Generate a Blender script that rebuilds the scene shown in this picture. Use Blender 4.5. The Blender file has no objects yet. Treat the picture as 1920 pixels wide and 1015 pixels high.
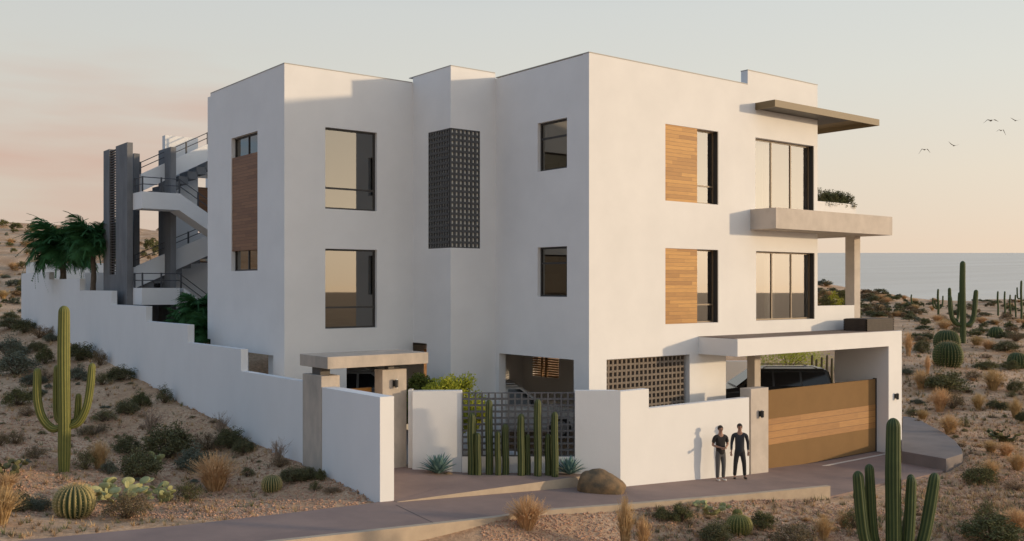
import bpy, bmesh, math, random
import numpy as np
from mathutils import Vector, Matrix, noise
R = math.radians
scene = bpy.context.scene
COL = scene.collection

# ------------------------------------------------------------------ camera
F, CX, HY = 1835.0, 960.0, 538.0
U = Vector((.7846, .6200)).normalized()
V = Vector((-U.y, U.x))
K = Vector((144.5 / F * 30.0, 30.0))
CAM = Vector((-K.dot(U), -K.dot(V), 6.2))
DEPTH = Vector((U.y, V.y, 0.0))        # camera's level view direction in world axes
SIDE = Vector((U.x, V.x, 0.0))         # camera's right
cd = bpy.data.cameras.new('camera')
cam = bpy.data.objects.new('camera', cd)
COL.objects.link(cam)
cam.location = CAM
cam.rotation_euler = DEPTH.to_track_quat('-Z', 'Y').to_euler()
cd.sensor_width = 36
cd.lens = 36 * F / 1920
cd.shift_y = (HY - 507.5) / 1920
cd.clip_end = 20000
cd.clip_start = .1
scene.camera = cam

# ------------------------------------------------------------------ sky, sun
SUN_DIR = Vector((.721, -.693, 0)).normalized()
SUN_EL = R(7.6)
sdir = Vector((SUN_DIR.x * math.cos(SUN_EL), SUN_DIR.y * math.cos(SUN_EL), math.sin(SUN_EL)))
sl = bpy.data.lights.new('sun', 'SUN')
sl.energy = 2.3
sl.angle = R(1.8)
sl.color = (1, .745, .47)
so = bpy.data.objects.new('sun', sl)
COL.objects.link(so)
so.location = sdir * 60
so.rotation_euler = (-sdir).to_track_quat('-Z', 'Y').to_euler()

w = bpy.data.worlds.new('World')
scene.world = w
w.use_nodes = True
nt = w.node_tree
nt.nodes.clear()
def N(t, **kw):
    n = nt.nodes.new(t)
    for k, v in kw.items():
        setattr(n, k, v)
    return n
def L(a, b): nt.links.new(a, b)
out = N('ShaderNodeOutputWorld')
bg = N('ShaderNodeBackground')
bg.inputs['Strength'].default_value = .1
L(bg.outputs[0], out.inputs[0])
sky = N('ShaderNodeTexSky', sky_type='NISHITA')
sky.sun_disc = False
sky.sun_elevation = SUN_EL
sky.sun_rotation = math.atan2(SUN_DIR.x, SUN_DIR.y)
sky.dust_density = 3
geo = N('ShaderNodeTexCoord')
sep = N('ShaderNodeSeparateXYZ')
L(geo.outputs['Generated'], sep.inputs[0])
def ramp(stops):
    r = N('ShaderNodeValToRGB')
    e = r.color_ramp.elements
    while len(e) < len(stops): e.new(.5)
    for i, (p, c) in enumerate(stops):
        e[i].position = p
        e[i].color = (*c, 1)
    return r
def lin(c):
    return tuple(((x / 255 + .055) / 1.055) ** 2.4 if x > 10 else x / 255 / 12.92 for x in c)
zpos = N('ShaderNodeMath', operation='MAXIMUM'); L(sep.outputs['Z'], zpos.inputs[0]); zpos.inputs[1].default_value = 0
zs = N('ShaderNodeMath', operation='POWER'); L(zpos.outputs[0], zs.inputs[0]); zs.inputs[1].default_value = .5
# elevation: sqrt(sin el): .29 = 5deg, .42 = 10deg, .51 = 15deg
r_sun = ramp([(0, lin((236, 212, 184))), (.2, lin((236, 214, 190))), (.33, lin((232, 220, 201))), (.45, lin((221, 220, 211))), (.52, lin((214, 217, 213))), (.7, lin((172, 186, 200))), (1, lin((136, 164, 198)))])
r_far = ramp([(0, lin((206, 182, 163))), (.2, lin((208, 188, 171))), (.33, lin((208, 196, 181))), (.45, lin((207, 206, 198))), (.52, lin((202, 204, 201))), (.7, lin((150, 168, 192))), (1, lin((136, 164, 198)))])
L(zs.outputs[0], r_sun.inputs[0]); L(zs.outputs[0], r_far.inputs[0])
dot = N('ShaderNodeVectorMath', operation='DOT_PRODUCT')
L(geo.outputs['Generated'], dot.inputs[0]); dot.inputs[1].default_value = SUN_DIR
mr = N('ShaderNodeMapRange'); L(dot.outputs['Value'], mr.inputs[0])
mr.inputs[1].default_value = -.5; mr.inputs[2].default_value = .5
mx = N('ShaderNodeMixRGB'); L(mr.outputs[0], mx.inputs[0]); L(r_far.outputs[0], mx.inputs[1]); L(r_sun.outputs[0], mx.inputs[2])
r_west = ramp([(0, lin((150, 174, 196))), (.3, lin((152, 178, 202))), (.6, lin((148, 174, 204))), (1, lin((136, 164, 198)))])
L(zs.outputs[0], r_west.inputs[0])
mrw = N('ShaderNodeMapRange'); L(dot.outputs['Value'], mrw.inputs[0]); mrw.inputs[1].default_value = -.56; mrw.inputs[2].default_value = -.72
mxw = N('ShaderNodeMixRGB'); L(mrw.outputs[0], mxw.inputs[0]); L(mx.outputs[0], mxw.inputs[1]); L(r_west.outputs[0], mxw.inputs[2])
# warm glow low in the sky around the sun
mre = N('ShaderNodeMapRange'); L(dot.outputs['Value'], mre.inputs[0]); mre.inputs[1].default_value = .5; mre.inputs[2].default_value = .97; mre.inputs[4].default_value = .8
r_glow = ramp([(0, (2.7, 2.05, 1.4)), (.25, (2.6, 2.2, 1.7)), (.42, (2.1, 1.85, 1.55)), (.6, (1.1, 1.08, 1.05)), (1, lin((136, 164, 198)))])
L(zs.outputs[0], r_glow.inputs[0])
mxg = N('ShaderNodeMixRGB'); L(mre.outputs[0], mxg.inputs[0]); L(mxw.outputs[0], mxg.inputs[1]); L(r_glow.outputs[0], mxg.inputs[2])
mx = mxg
# thin pinkish cloud bands, real directions in the sky
mp = N('ShaderNodeMapping'); L(geo.outputs['Generated'], mp.inputs[0]); mp.inputs['Scale'].default_value = (2.0, 2.0, 13)
nz = N('ShaderNodeTexNoise'); L(mp.outputs[0], nz.inputs['Vector']); nz.inputs['Scale'].default_value = 1.15; nz.inputs['Detail'].default_value = 4; nz.inputs['Roughness'].default_value = .5
cr = N('ShaderNodeMapRange'); L(nz.outputs[0], cr.inputs[0]); cr.inputs[1].default_value = .48; cr.inputs[2].default_value = .68; cr.inputs[4].default_value = .95
cl = N('ShaderNodeMixRGB'); L(cr.outputs[0], cl.inputs[0]); L(mx.outputs[0], cl.inputs[1]); cl.inputs[2].default_value = (*lin((206, 174, 158)), 1)
far = N('ShaderNodeMapRange'); L(dot.outputs['Value'], far.inputs[0]); far.inputs[1].default_value = -.12; far.inputs[2].default_value = -.42
fm = N('ShaderNodeMath', operation='MULTIPLY'); L(far.outputs[0], fm.inputs[0]); L(cr.outputs[0], fm.inputs[1])
fz = N('ShaderNodeMapRange'); L(sep.outputs['Z'], fz.inputs[0]); fz.inputs[1].default_value = .235; fz.inputs[2].default_value = .17
fm2 = N('ShaderNodeMath', operation='MULTIPLY'); L(fm.outputs[0], fm2.inputs[0]); L(fz.outputs[0], fm2.inputs[1]); fm = fm2
L(fm.outputs[0], cl.inputs[0])
mul = N('ShaderNodeVectorMath', operation='SCALE'); L(cl.outputs[0], mul.inputs[0]); mul.inputs['Scale'].default_value = 10
mix = N('ShaderNodeMixRGB'); mix.inputs[0].default_value = .06; L(mul.outputs[0], mix.inputs[1]); L(sky.outputs[0], mix.inputs[2])
L(mix.outputs[0], bg.inputs['Color'])

scene.view_settings.view_transform = 'Standard'
scene.view_settings.look = 'None'
scene.view_settings.exposure = .12
scene.view_settings.gamma = 1

# ------------------------------------------------------------------ survey helpers (points of the site, in metres)
def ray(px, py=HY):
    a = (px - CX) / F
    d = SIDE * a + DEPTH
    return Vector((d.x, d.y, -(py - HY) / F))
def onX(px, py, X): r = ray(px, py); return CAM + r * ((X - CAM.x) / r.x)
def onY(px, py, Y): r = ray(px, py); return CAM + r * ((Y - CAM.y) / r.y)
def atD(px, py, d): return CAM + ray(px, py) * d
def zr(X):
    if X < 5.6: return .37 - .0573 * (X + .31)
    if X < 10: return .031 - .0411 * (X - 5.6)
    return -.15
def onRoad(px, py):
    z = 0.
    for _ in range(30):
        r = ray(px, py); p = CAM + r * ((z - CAM.z) / r.z); z = .5 * z + .5 * zr(p.x)
    p.z = zr(p.x)
    return p

# ------------------------------------------------------------------ materials
MATS = {}
def mat(name, color, rough=.8, metal=0, noise_amt=.0, noise_scale=3., bump=0., bump_scale=60., color2=None, streak=None, spec=.5, objrand=0., trans=0.):
    if name in MATS: return MATS[name]
    m = bpy.data.materials.new(name); m.use_nodes = True
    t = m.node_tree; b = t.nodes['Principled BSDF']
    b.inputs['Roughness'].default_value = rough
    b.inputs['Metallic'].default_value = metal
    b.inputs['Specular IOR Level'].default_value = spec
    b.inputs['Base Color'].default_value = (*color, 1)
    g = t.nodes.new('ShaderNodeNewGeometry')
    vec = g.outputs['Position']
    last = None
    if color2 is not None or noise_amt:
        n = t.nodes.new('ShaderNodeTexNoise'); n.inputs['Scale'].default_value = noise_scale; n.inputs['Detail'].default_value = 6; n.inputs['Roughness'].default_value = .6
        if streak:
            mp = t.nodes.new('ShaderNodeMapping'); mp.inputs['Scale'].default_value = streak
            t.links.new(vec, mp.inputs[0]); t.links.new(mp.outputs[0], n.inputs['Vector'])
        else: t.links.new(vec, n.inputs['Vector'])
        r = t.nodes.new('ShaderNodeValToRGB')
        c2 = color2 if color2 is not None else tuple(c * (1 - noise_amt) for c in color)
        r.color_ramp.elements[0].position = .35; r.color_ramp.elements[1].position = .66
        r.color_ramp.elements[0].color = (*c2, 1); r.color_ramp.elements[1].color = (*color, 1)
        t.links.new(n.outputs[0], r.inputs[0]); last = r.outputs[0]
    if objrand:
        oi = t.nodes.new('ShaderNodeObjectInfo'); hs = t.nodes.new('ShaderNodeHueSaturation')
        mr = t.nodes.new('ShaderNodeMapRange'); mr.inputs[3].default_value = 1 - objrand; mr.inputs[4].default_value = 1 + objrand
        t.links.new(oi.outputs['Random'], mr.inputs[0]); t.links.new(mr.outputs[0], hs.inputs['Value'])
        mh = t.nodes.new('ShaderNodeMapRange'); mh.inputs[3].default_value = .5 + objrand * .06; mh.inputs[4].default_value = .5 - objrand * .06
        t.links.new(oi.outputs['Random'], mh.inputs[0]); t.links.new(mh.outputs[0], hs.inputs['Hue'])
        if last is not None: t.links.new(last, hs.inputs['Color'])
        else: hs.inputs['Color'].default_value = (*color, 1)
        last = hs.outputs[0]
    if last is not None: t.links.new(last, b.inputs['Base Color'])
    if bump:
        n2 = t.nodes.new('ShaderNodeTexNoise'); n2.inputs['Scale'].default_value = bump_scale; n2.inputs['Detail'].default_value = 5
        t.links.new(vec, n2.inputs['Vector'])
        bp = t.nodes.new('ShaderNodeBump'); bp.inputs['Strength'].default_value = bump; bp.inputs['Distance'].default_value = .02
        t.links.new(n2.outputs[0], bp.inputs['Height']); t.links.new(bp.outputs[0], b.inputs['Normal'])
    if trans:
        tr = t.nodes.new('ShaderNodeBsdfTranslucent'); ms = t.nodes.new('ShaderNodeMixShader'); ms.inputs[0].default_value = trans
        if last is not None: t.links.new(last, tr.inputs['Color'])
        else: tr.inputs['Color'].default_value = (*color, 1)
        t.links.new(b.outputs[0], ms.inputs[1]); t.links.new(tr.outputs[0], ms.inputs[2])
        t.links.new(ms.outputs[0], t.nodes['Material Output'].inputs['Surface'])
    MATS[name] = m
    return m
STUCCO = mat('white_stucco', (.815, .805, .79), .9, noise_amt=.06, noise_scale=.6, bump=.12, bump_scale=45, spec=.2)
STUCCO_WALL = mat('white_wall_render', (.79, .785, .775), .9, noise_amt=.035, noise_scale=1.1, bump=.15, bump_scale=40, spec=.2, streak=(1, 1, .6))
CONC = mat('concrete', (.54, .46, .38), .85, color2=(.37, .325, .275), noise_scale=1.6, bump=.25, bump_scale=25, streak=(1, 1, .5))
CONC_PALE = mat('pale_concrete', (.60, .53, .46), .85, color2=(.50, .44, .38), noise_scale=1.5, bump=.2, bump_scale=25)
CONC_DARK = mat('dark_concrete', (.20, .20, .205), .85, color2=(.145, .147, .152), noise_scale=1.8, bump=.25, bump_scale=25, streak=(1, 1, .4))
PAVING = mat('brown_paving', (.315, .225, .19), .85, color2=(.245, .178, .155), noise_scale=.8, bump=.1, bump_scale=80, spec=.25)
SLAB = mat('grey_slab_paving', (.24, .205, .19), .85, color2=(.20, .172, .16), noise_scale=1.2, bump=.1, bump_scale=80, spec=.25)
KERB = mat('kerb_sandstone', (.50, .40, .29), .9, color2=(.43, .34, .25), noise_scale=3, bump=.15, bump_scale=60)
BRONZE = mat('bronze_metal', (.175, .125, .06), .55, metal=.0, noise_amt=.06, noise_scale=2)
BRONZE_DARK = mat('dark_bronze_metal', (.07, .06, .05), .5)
FRAME = mat('dark_frame', (.035, .032, .03), .45)
FRAME_TAN = mat('tan_frame', (.21, .15, .09), .5)
GATE = mat('gate_sheet', (.245, .145, .062), .8, spec=.15, noise_amt=.08, noise_scale=1.5)
BLOCKD = mat('dark_block', (.095, .095, .095), .8, noise_amt=.25, noise_scale=9)
BLOCKT = mat('clay_block', (.21, .17, .135), .8, noise_amt=.25, noise_scale=9)
CURTAIN = mat('pale_curtain', (.75, .72, .66), .9)
ROOMWALL = mat('room_wall', (.55, .5, .44), .9)
ROOF = mat('roof_membrane', (.35, .33, .31), .9)
BROWNTOP = mat('canopy_roof_gravel', (.20, .15, .12), .9, noise_amt=.2, noise_scale=8)
LAMPM = mat('black_lamp', (.03, .03, .03), .4)
LAMPW = mat('lamp_lens', (.75, .72, .65), .4)

def wood_mat(name, c1, c2, plank=.14, axis='Z', length=1.5):
    m = bpy.data.materials.new(name); m.use_nodes = True; t = m.node_tree; b = t.nodes['Principled BSDF']
    b.inputs['Roughness'].default_value = .6
    g = t.nodes.new('ShaderNodeNewGeometry'); s = t.nodes.new('ShaderNodeSeparateXYZ'); t.links.new(g.outputs['Position'], s.inputs[0])
    add = t.nodes.new('ShaderNodeMath'); add.operation = 'ADD'; t.links.new(s.outputs['X'], add.inputs[0]); t.links.new(s.outputs['Y'], add.inputs[1])
    dz = t.nodes.new('ShaderNodeMath'); dz.operation = 'DIVIDE'; t.links.new(s.outputs['Z'], dz.inputs[0]); dz.inputs[1].default_value = plank
    fl = t.nodes.new('ShaderNodeMath'); fl.operation = 'FLOOR'; t.links.new(dz.outputs[0], fl.inputs[0])
    fr = t.nodes.new('ShaderNodeMath'); fr.operation = 'FRACT'; t.links.new(dz.outputs[0], fr.inputs[0])
    wn0 = t.nodes.new('ShaderNodeTexWhiteNoise'); wn0.noise_dimensions = '1D'; t.links.new(fl.outputs[0], wn0.inputs['W'])
    sh = t.nodes.new('ShaderNodeMath'); sh.operation = 'MULTIPLY_ADD'; t.links.new(wn0.outputs['Value'], sh.inputs[0]); sh.inputs[1].default_value = length; t.links.new(add.outputs[0], sh.inputs[2])
    dx = t.nodes.new('ShaderNodeMath'); dx.operation = 'DIVIDE'; t.links.new(sh.outputs[0], dx.inputs[0]); dx.inputs[1].default_value = length
    fx = t.nodes.new('ShaderNodeMath'); fx.operation = 'FLOOR'; t.links.new(dx.outputs[0], fx.inputs[0])
    cb = t.nodes.new('ShaderNodeCombineXYZ'); t.links.new(fx.outputs[0], cb.inputs[0]); t.links.new(fl.outputs[0], cb.inputs[1])
    wn = t.nodes.new('ShaderNodeTexWhiteNoise'); wn.noise_dimensions = '2D'; t.links.new(cb.outputs[0], wn.inputs['Vector'])
    mx = t.nodes.new('ShaderNodeMixRGB'); t.links.new(wn.outputs['Value'], mx.inputs[0]); mx.inputs[1].default_value = (*c1, 1); mx.inputs[2].default_value = (*c2, 1)
    mp = t.nodes.new('ShaderNodeMapping'); mp.inputs['Scale'].default_value = (1.5, 1.5, 22); t.links.new(g.outputs['Position'], mp.inputs[0])
    nn = t.nodes.new('ShaderNodeTexNoise'); nn.inputs['Scale'].default_value = 2; nn.inputs['Detail'].default_value = 5; t.links.new(mp.outputs[0], nn.inputs['Vector'])
    m2 = t.nodes.new('ShaderNodeMixRGB'); m2.blend_type = 'MULTIPLY'; m2.inputs[0].default_value = .5; t.links.new(mx.outputs[0], m2.inputs[1]); t.links.new(nn.outputs[0], m2.inputs[2])
    gp = t.nodes.new('ShaderNodeMath'); gp.operation = 'GREATER_THAN'; t.links.new(fr.outputs[0], gp.inputs[0]); gp.inputs[1].default_value = .09
    m3 = t.nodes.new('ShaderNodeMixRGB'); t.links.new(gp.outputs[0], m3.inputs[0]); m3.inputs[1].default_value = tuple(c * .45 for c in c2) + (1,); t.links.new(m2.outputs[0], m3.inputs[2])
    t.links.new(m3.outputs[0], b.inputs['Base Color'])
    return m
WOOD = wood_mat('golden_planks', (.72, .37, .085), (.45, .205, .042), .125)
WOOD_RED = wood_mat('reddish_planks', (.36, .175, .08), (.26, .12, .055), .11)
WOOD_GATE = wood_mat('gate_planks', (.52, .25, .065), (.42, .19, .045), .24, length=2.6)

def glass_mat(name, refl, tint, refl_tint=(.95, .93, .9)):
    m = bpy.data.materials.new(name); m.use_nodes = True; t = m.node_tree
    t.nodes.remove(t.nodes['Principled BSDF'])
    g = t.nodes.new('ShaderNodeBsdfGlossy'); g.inputs['Roughness'].default_value = .015; g.inputs['Color'].default_value = (*refl_tint, 1)
    tr = t.nodes.new('ShaderNodeBsdfTransparent'); tr.inputs['Color'].default_value = (*tint, 1)
    fr = t.nodes.new('ShaderNodeFresnel'); fr.inputs['IOR'].default_value = 1.5
    ad = t.nodes.new('ShaderNodeMath'); ad.operation = 'ADD'; ad.use_clamp = True; t.links.new(fr.outputs[0], ad.inputs[0]); ad.inputs[1].default_value = refl
    ms = t.nodes.new('ShaderNodeMixShader'); t.links.new(ad.outputs[0], ms.inputs[0]); t.links.new(tr.outputs[0], ms.inputs[1]); t.links.new(g.outputs[0], ms.inputs[2])
    t.links.new(ms.outputs[0], t.nodes['Material Output'].inputs['Surface'])
    return m
GLASS = glass_mat('window_glass', .17, (.24, .25, .22), (.9, .86, .78))
GLASS_LIT = glass_mat('clear_window_glass', .26, (.86, .85, .82))

# ------------------------------------------------------------------ mesh helpers
class MB:
    def __init__(s): s.v = []; s.f = []; s.mi = []; s.attr = []; s.cur = 0
    def face(s, pts, mi=None):
        i = len(s.v); s.v += [tuple(p) for p in pts]; s.f.append(tuple(range(i, i + len(pts)))); s.mi.append(s.cur if mi is None else mi)
    def box(s, a, b, mi=None):
        x0, y0, z0 = a; x1, y1, z1 = b
        if x0 > x1: x0, x1 = x1, x0
        if y0 > y1: y0, y1 = y1, y0
        if z0 > z1: z0, z1 = z1, z0
        i = len(s.v)
        s.v += [(x0, y0, z0), (x1, y0, z0), (x1, y1, z0), (x0, y1, z0), (x0, y0, z1), (x1, y0, z1), (x1, y1, z1), (x0, y1, z1)]
        for q in ((0, 3, 2, 1), (4, 5, 6, 7), (0, 1, 5, 4), (1, 2, 6, 5), (2, 3, 7, 6), (3, 0, 4, 7)):
            s.f.append(tuple(i + k for k in q)); s.mi.append(s.cur if mi is None else mi)
        return s
    def prism(s, poly, z0, z1, mi=None):
        """poly: xy list (ccw), z0/z1 scalar or list per vertex"""
        n = len(poly); i = len(s.v)
        a = z0 if isinstance(z0, (list, tuple)) else [z0] * n
        b = z1 if isinstance(z1, (list, tuple)) else [z1] * n
        s.v += [(p[0], p[1], a[k]) for k, p in enumerate(poly)] + [(p[0], p[1], b[k]) for k, p in enumerate(poly)]
        m = s.cur if mi is None else mi
        s.f.append(tuple(i + n - 1 - k for k in range(n))); s.mi.append(m)
        s.f.append(tuple(i + n + k for k in range(n))); s.mi.append(m)
        for k in range(n):
            k2 = (k + 1) % n
            s.f.append((i + k, i + k2, i + n + k2, i + n + k)); s.mi.append(m)
        return s
    def hull8(s, c, mi=None):
        """8 corners: 4 bottom ccw, 4 top ccw"""
        i = len(s.v); s.v += [tuple(p) for p in c]
        for q in ((0, 3, 2, 1), (4, 5, 6, 7), (0, 1, 5, 4), (1, 2, 6, 5), (2, 3, 7, 6), (3, 0, 4, 7)):
            s.f.append(tuple(i + k for k in q)); s.mi.append(s.cur if mi is None else mi)
        return s
    def tube(s, pts, rad, n=8, mi=None, caps=True):
        pts = [Vector(p) for p in pts]
        rad = rad if isinstance(rad, (list, tuple)) else [rad] * len(pts)
        i0 = len(s.v); m = s.cur if mi is None else mi
        up = None
        for k, p in enumerate(pts):
            t = (pts[min(k + 1, len(pts) - 1)] - pts[max(k - 1, 0)]).normalized()
            if up is None:
                up = t.orthogonal().normalized()
            up = (up - t * up.dot(t)).normalized(); sd = t.cross(up)
            for j in range(n):
                a = 2 * math.pi * j / n
                q = p + (up * math.cos(a) + sd * math.sin(a)) * rad[k]
                s.v.append(tuple(q))
        for k in range(len(pts) - 1):
            for j in range(n):
                a = i0 + k * n + j; b = i0 + k * n + (j + 1) % n
                s.f.append((a, b, b + n, a + n)); s.mi.append(m)
        if caps:
            s.f.append(tuple(i0 + n - 1 - j for j in range(n))); s.mi.append(m)
            e = i0 + (len(pts) - 1) * n
            s.f.append(tuple(e + j for j in range(n))); s.mi.append(m)
        return s
    def mesh(s, name, mats, origin=(0, 0, 0), smooth=False):
        me = bpy.data.meshes.new(name)
        o = Vector(origin)
        me.from_pydata([tuple(Vector(v) - o) for v in s.v], [], s.f)
        for m in (mats if isinstance(mats, (list, tuple)) else [mats]): me.materials.append(m)
        me.polygons.foreach_set('material_index', s.mi)
        if smooth: me.polygons.foreach_set('use_smooth', [True] * len(s.f))
        me.update()
        return me
def tag(o, label=None, cat=None, group=None, kind=None):
    if label: o['label'] = label
    if cat: o['category'] = cat
    if group: o['group'] = group
    if kind: o['kind'] = kind
    return o
def thing(name, loc, label, cat, group=None, rz=0):
    o = bpy.data.objects.new(name, None); o.empty_display_size = .3
    COL.objects.link(o); o.location = loc; o.rotation_euler.z = rz
    return tag(o, label, cat, group)
ROOTLOC = {}
def world_loc(o):
    p = Vector(o.location)
    while o.parent: o = o.parent; p += Vector(o.location)
    return p
def part(name, mb, mats, parent=None, smooth=False, local=False, label=None):
    """mesh given in world coordinates (or local=True: parent's own)"""
    org = Vector((0, 0, 0)) if (parent is None or local) else world_loc(parent)
    me = mb.mesh(name, mats, org, smooth) if isinstance(mb, MB) else mb
    o = bpy.data.objects.new(name, me); COL.objects.link(o)
    if parent is not None: o.parent = parent
    if label: o['label'] = label
    return o
def solo(name, mb, mats, loc, label, cat, group=None, smooth=False):
    me = mb.mesh(name, mats, loc, smooth)
    o = bpy.data.objects.new(name, me); COL.objects.link(o); o.location = loc
    return tag(o, label, cat, group)
def bevel(o, w=.012, seg=2):
    m = o.modifiers.new('bevel', 'BEVEL'); m.width = w; m.segments = seg; m.limit_method = 'ANGLE'
    return o
def wall_holes(mb, axis, plane, thick, a0, a1, z0, z1, holes):
    """wall sheet with real thickness; axis 'Y' = runs along X at Y=plane..plane+thick ; axis 'X' = runs along Y"""
    As = sorted({a0, a1, *[h[0] for h in holes], *[h[1] for h in holes]}); Zs = sorted({z0, z1, *[h[2] for h in holes], *[h[3] for h in holes]})
    As = [a for a in As if a0 <= a <= a1]; Zs = [z for z in Zs if z0 <= z <= z1]
    def P(a, z, t):
        return (a, plane + t, z) if axis == 'Y' else (plane + t, a, z)
    def solid(i, j):
        if i < 0 or j < 0 or i >= len(As) - 1 or j >= len(Zs) - 1: return False
        ca = (As[i] + As[i + 1]) / 2; cz = (Zs[j] + Zs[j + 1]) / 2
        return not any(h[0] < ca < h[1] and h[2] < cz < h[3] for h in holes)
    for i in range(len(As) - 1):
        for j in range(len(Zs) - 1):
            if not solid(i, j): continue
            a, b, c, d = As[i], As[i + 1], Zs[j], Zs[j + 1]
            for t in (0, thick): mb.face([P(a, c, t), P(b, c, t), P(b, d, t), P(a, d, t)])
            if not solid(i - 1, j): mb.face([P(a, c, 0), P(a, c, thick), P(a, d, thick), P(a, d, 0)])
            if not solid(i + 1, j): mb.face([P(b, c, 0), P(b, c, thick), P(b, d, thick), P(b, d, 0)])
            if not solid(i, j - 1): mb.face([P(a, c, 0), P(b, c, 0), P(b, c, thick), P(a, c, thick)])
            if not solid(i, j + 1): mb.face([P(a, d, 0), P(b, d, 0), P(b, d, thick), P(a, d, thick)])
    return mb
rnd = random.Random(7)

# ------------------------------------------------------------------ terrain
def tps_fit(P, z):
    n = len(P); d = np.linalg.norm(P[:, None] - P[None], axis=2) / 20
    Kk = np.where(d > 0, d * d * np.log(d + 1e-12), 0) + np.eye(n) * .002
    A = np.zeros((n + 3, n + 3)); A[:n, :n] = Kk; A[:n, n] = 1; A[:n, n + 1:] = P / 20; A[n, :n] = 1; A[n + 1:, :n] = P.T / 20
    return np.linalg.solve(A, np.concatenate([z, [0, 0, 0]]))
ctrl = []
for px, py in [(712, 945), (605, 888), (568, 870), (488, 833), (420, 795), (343, 757), (301, 729), (205, 681), (110, 633), (60, 608)]:
    ctrl.append(onX(px, py, -7.84))
for px, py in [(54, 1013), (340, 986), (690, 947), (519, 1017), (928, 973), (1026, 962), (1250, 957), (1400, 947), (1557, 937), (1660, 908), (1768, 886)]:
    ctrl.append(onRoad(px, py))
for px, py, d in [(120, 884, 26), (0, 880, 25.5), (130, 968, 22.4), (300, 930, 25), (450, 910, 26.5), (300, 850, 31), (450, 860, 30), (0, 800, 32), (150, 780, 34),
                  (-60, 800, 32), (-60, 700, 43), (0, 700, 43), (100, 680, 44), (0, 640, 52), (0, 606, 61), (-100, 606, 61), (0, 590, 74), (0, 525, 100), (0, 422, 150), (100, 428, 150), (200, 432, 150), (300, 445, 140), (-150, 420, 150), (200, 510, 100), (300, 510, 100), (450, 520, 110),
                  (1785, 780, 45), (1715, 780, 46.5), (1760, 803, 41.5), (1850, 780, 45), (1900, 700, 57), (1785, 690, 56), (1700, 700, 56), (1805, 645, 68), (1900, 640, 70), (1700, 625, 85), (1800, 593, 108), (1900, 578, 135),
                  (1750, 569, 160), (1900, 565, 165), (2000, 565, 165), (1700, 563, 160), (1620, 580, 115), (1600, 540, 170), (1535, 528, 175), (1440, 520, 180), (1450, 605, 90), (1480, 670, 62), (1350, 560, 150), (1100, 520, 160), (700, 480, 160), (2100, 700, 57), (2300, 600, 120), (2100, 900, 33),
                  (1900, 800, 235), (1700, 800, 235), (1535, 800, 240), (1200, 800, 240), (800, 800, 240), (2200, 800, 235), (300, 500, 235), (0, 500, 235)]:
    ctrl.append(atD(px, py, d))
for px, py, z in [(700, 1030, .55), (960, 1010, .38), (1200, 1000, .12), (1400, 1000, -.05), (1700, 1010, -.1), (1900, 1010, -.1), (1900, 900, .02), (1830, 850, .12), (1000, 1200, .25), (400, 1200, .8), (1600, 1200, -.1)]:
    r = ray(px, py); p = CAM + r * ((z - CAM.z) / r.z); ctrl.append(p)
for x, y in [(-30, -40), (10, -40), (-60, -10), (-45, -60), (40, -60), (-90, -90), (80, -80), (-120, 0)]:
    ctrl.append(Vector((x, y, .3)))
CP = np.array([(p.x, p.y) for p in ctrl]); CZ = np.array([p.z for p in ctrl])
TW = tps_fit(CP, CZ)
# road polygons (world xy)
e1, e2 = onRoad(54, 1012), onRoad(340, 985)
far_in = e1 + (e1 - e2) * 9
o1, o2 = onRoad(519, 1015), onRoad(928, 971)
far_out = o1 + (o1 - o2) * 4
ROAD = [far_out, o1, o2, onRoad(1026, 959), onRoad(1200, 948), onRoad(1400, 934), onRoad(1557, 931), onRoad(1660, 905), onRoad(1768, 884), Vector((15.2, -3.6)), Vector((15.2, -1.0)), Vector((5.7, -1.0)), Vector((5.6, -1.55)), Vector((-.31, -1.55)),
        Vector((-1.45, -1.05)), onRoad(745, 940), Vector((-7.3, -.6)), Vector((-7.84, -.70)), onRoad(690, 945), onRoad(560, 960), e2, e1, far_in]
ROAD = [(p.x, p.y) for p in ROAD]
def poly_sd(x, y, poly):
    """signed distance (negative inside), numpy arrays"""
    n = len(poly); best = np.full(x.shape, 1e9); ins = np.zeros(x.shape, bool)
    for i in range(n):
        ax, ay = poly[i]; bx, by = poly[(i + 1) % n]
        dx, dy = bx - ax, by - ay
        t = np.clip(((x - ax) * dx + (y - ay) * dy) / (dx * dx + dy * dy + 1e-12), 0, 1)
        best = np.minimum(best, np.hypot(x - ax - t * dx, y - ay - t * dy))
        c = ((ay > y) != (by > y)) & (x < (bx - ax) * (y - ay) / (by - ay + 1e-12) + ax)
        ins ^= c
    return np.where(ins, -best, best)
def zr_np(x): return np.where(x < 5.6, .37 - .0573 * (x + .31), np.where(x < 10, .031 - .0411 * (x - 5.6), -.15))
def sstep(a, b, x):
    t = np.clip((x - a) / (b - a), 0, 1); return t * t * (3 - 2 * t)
def vnoise(x, y, seed=0):
    xi = np.floor(x).astype(np.int64); yi = np.floor(y).astype(np.int64); fx = x - xi; fy = y - yi
    def h(a, b):
        v = np.sin(a * 127.1 + b * 311.7 + seed * 74.7) * 43758.5453; return v - np.floor(v)
    fx = fx * fx * (3 - 2 * fx); fy = fy * fy * (3 - 2 * fy)
    return (h(xi, yi) * (1 - fx) + h(xi + 1, yi) * fx) * (1 - fy) + (h(xi, yi + 1) * (1 - fx) + h(xi + 1, yi + 1) * fx) * fy - .5
PLOT = [(-7.72, -.6), (-7.4, -.6), (-.3, -1.5), (14.2, -1.2), (14.6, 40), (-7.72, 40)]
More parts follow.
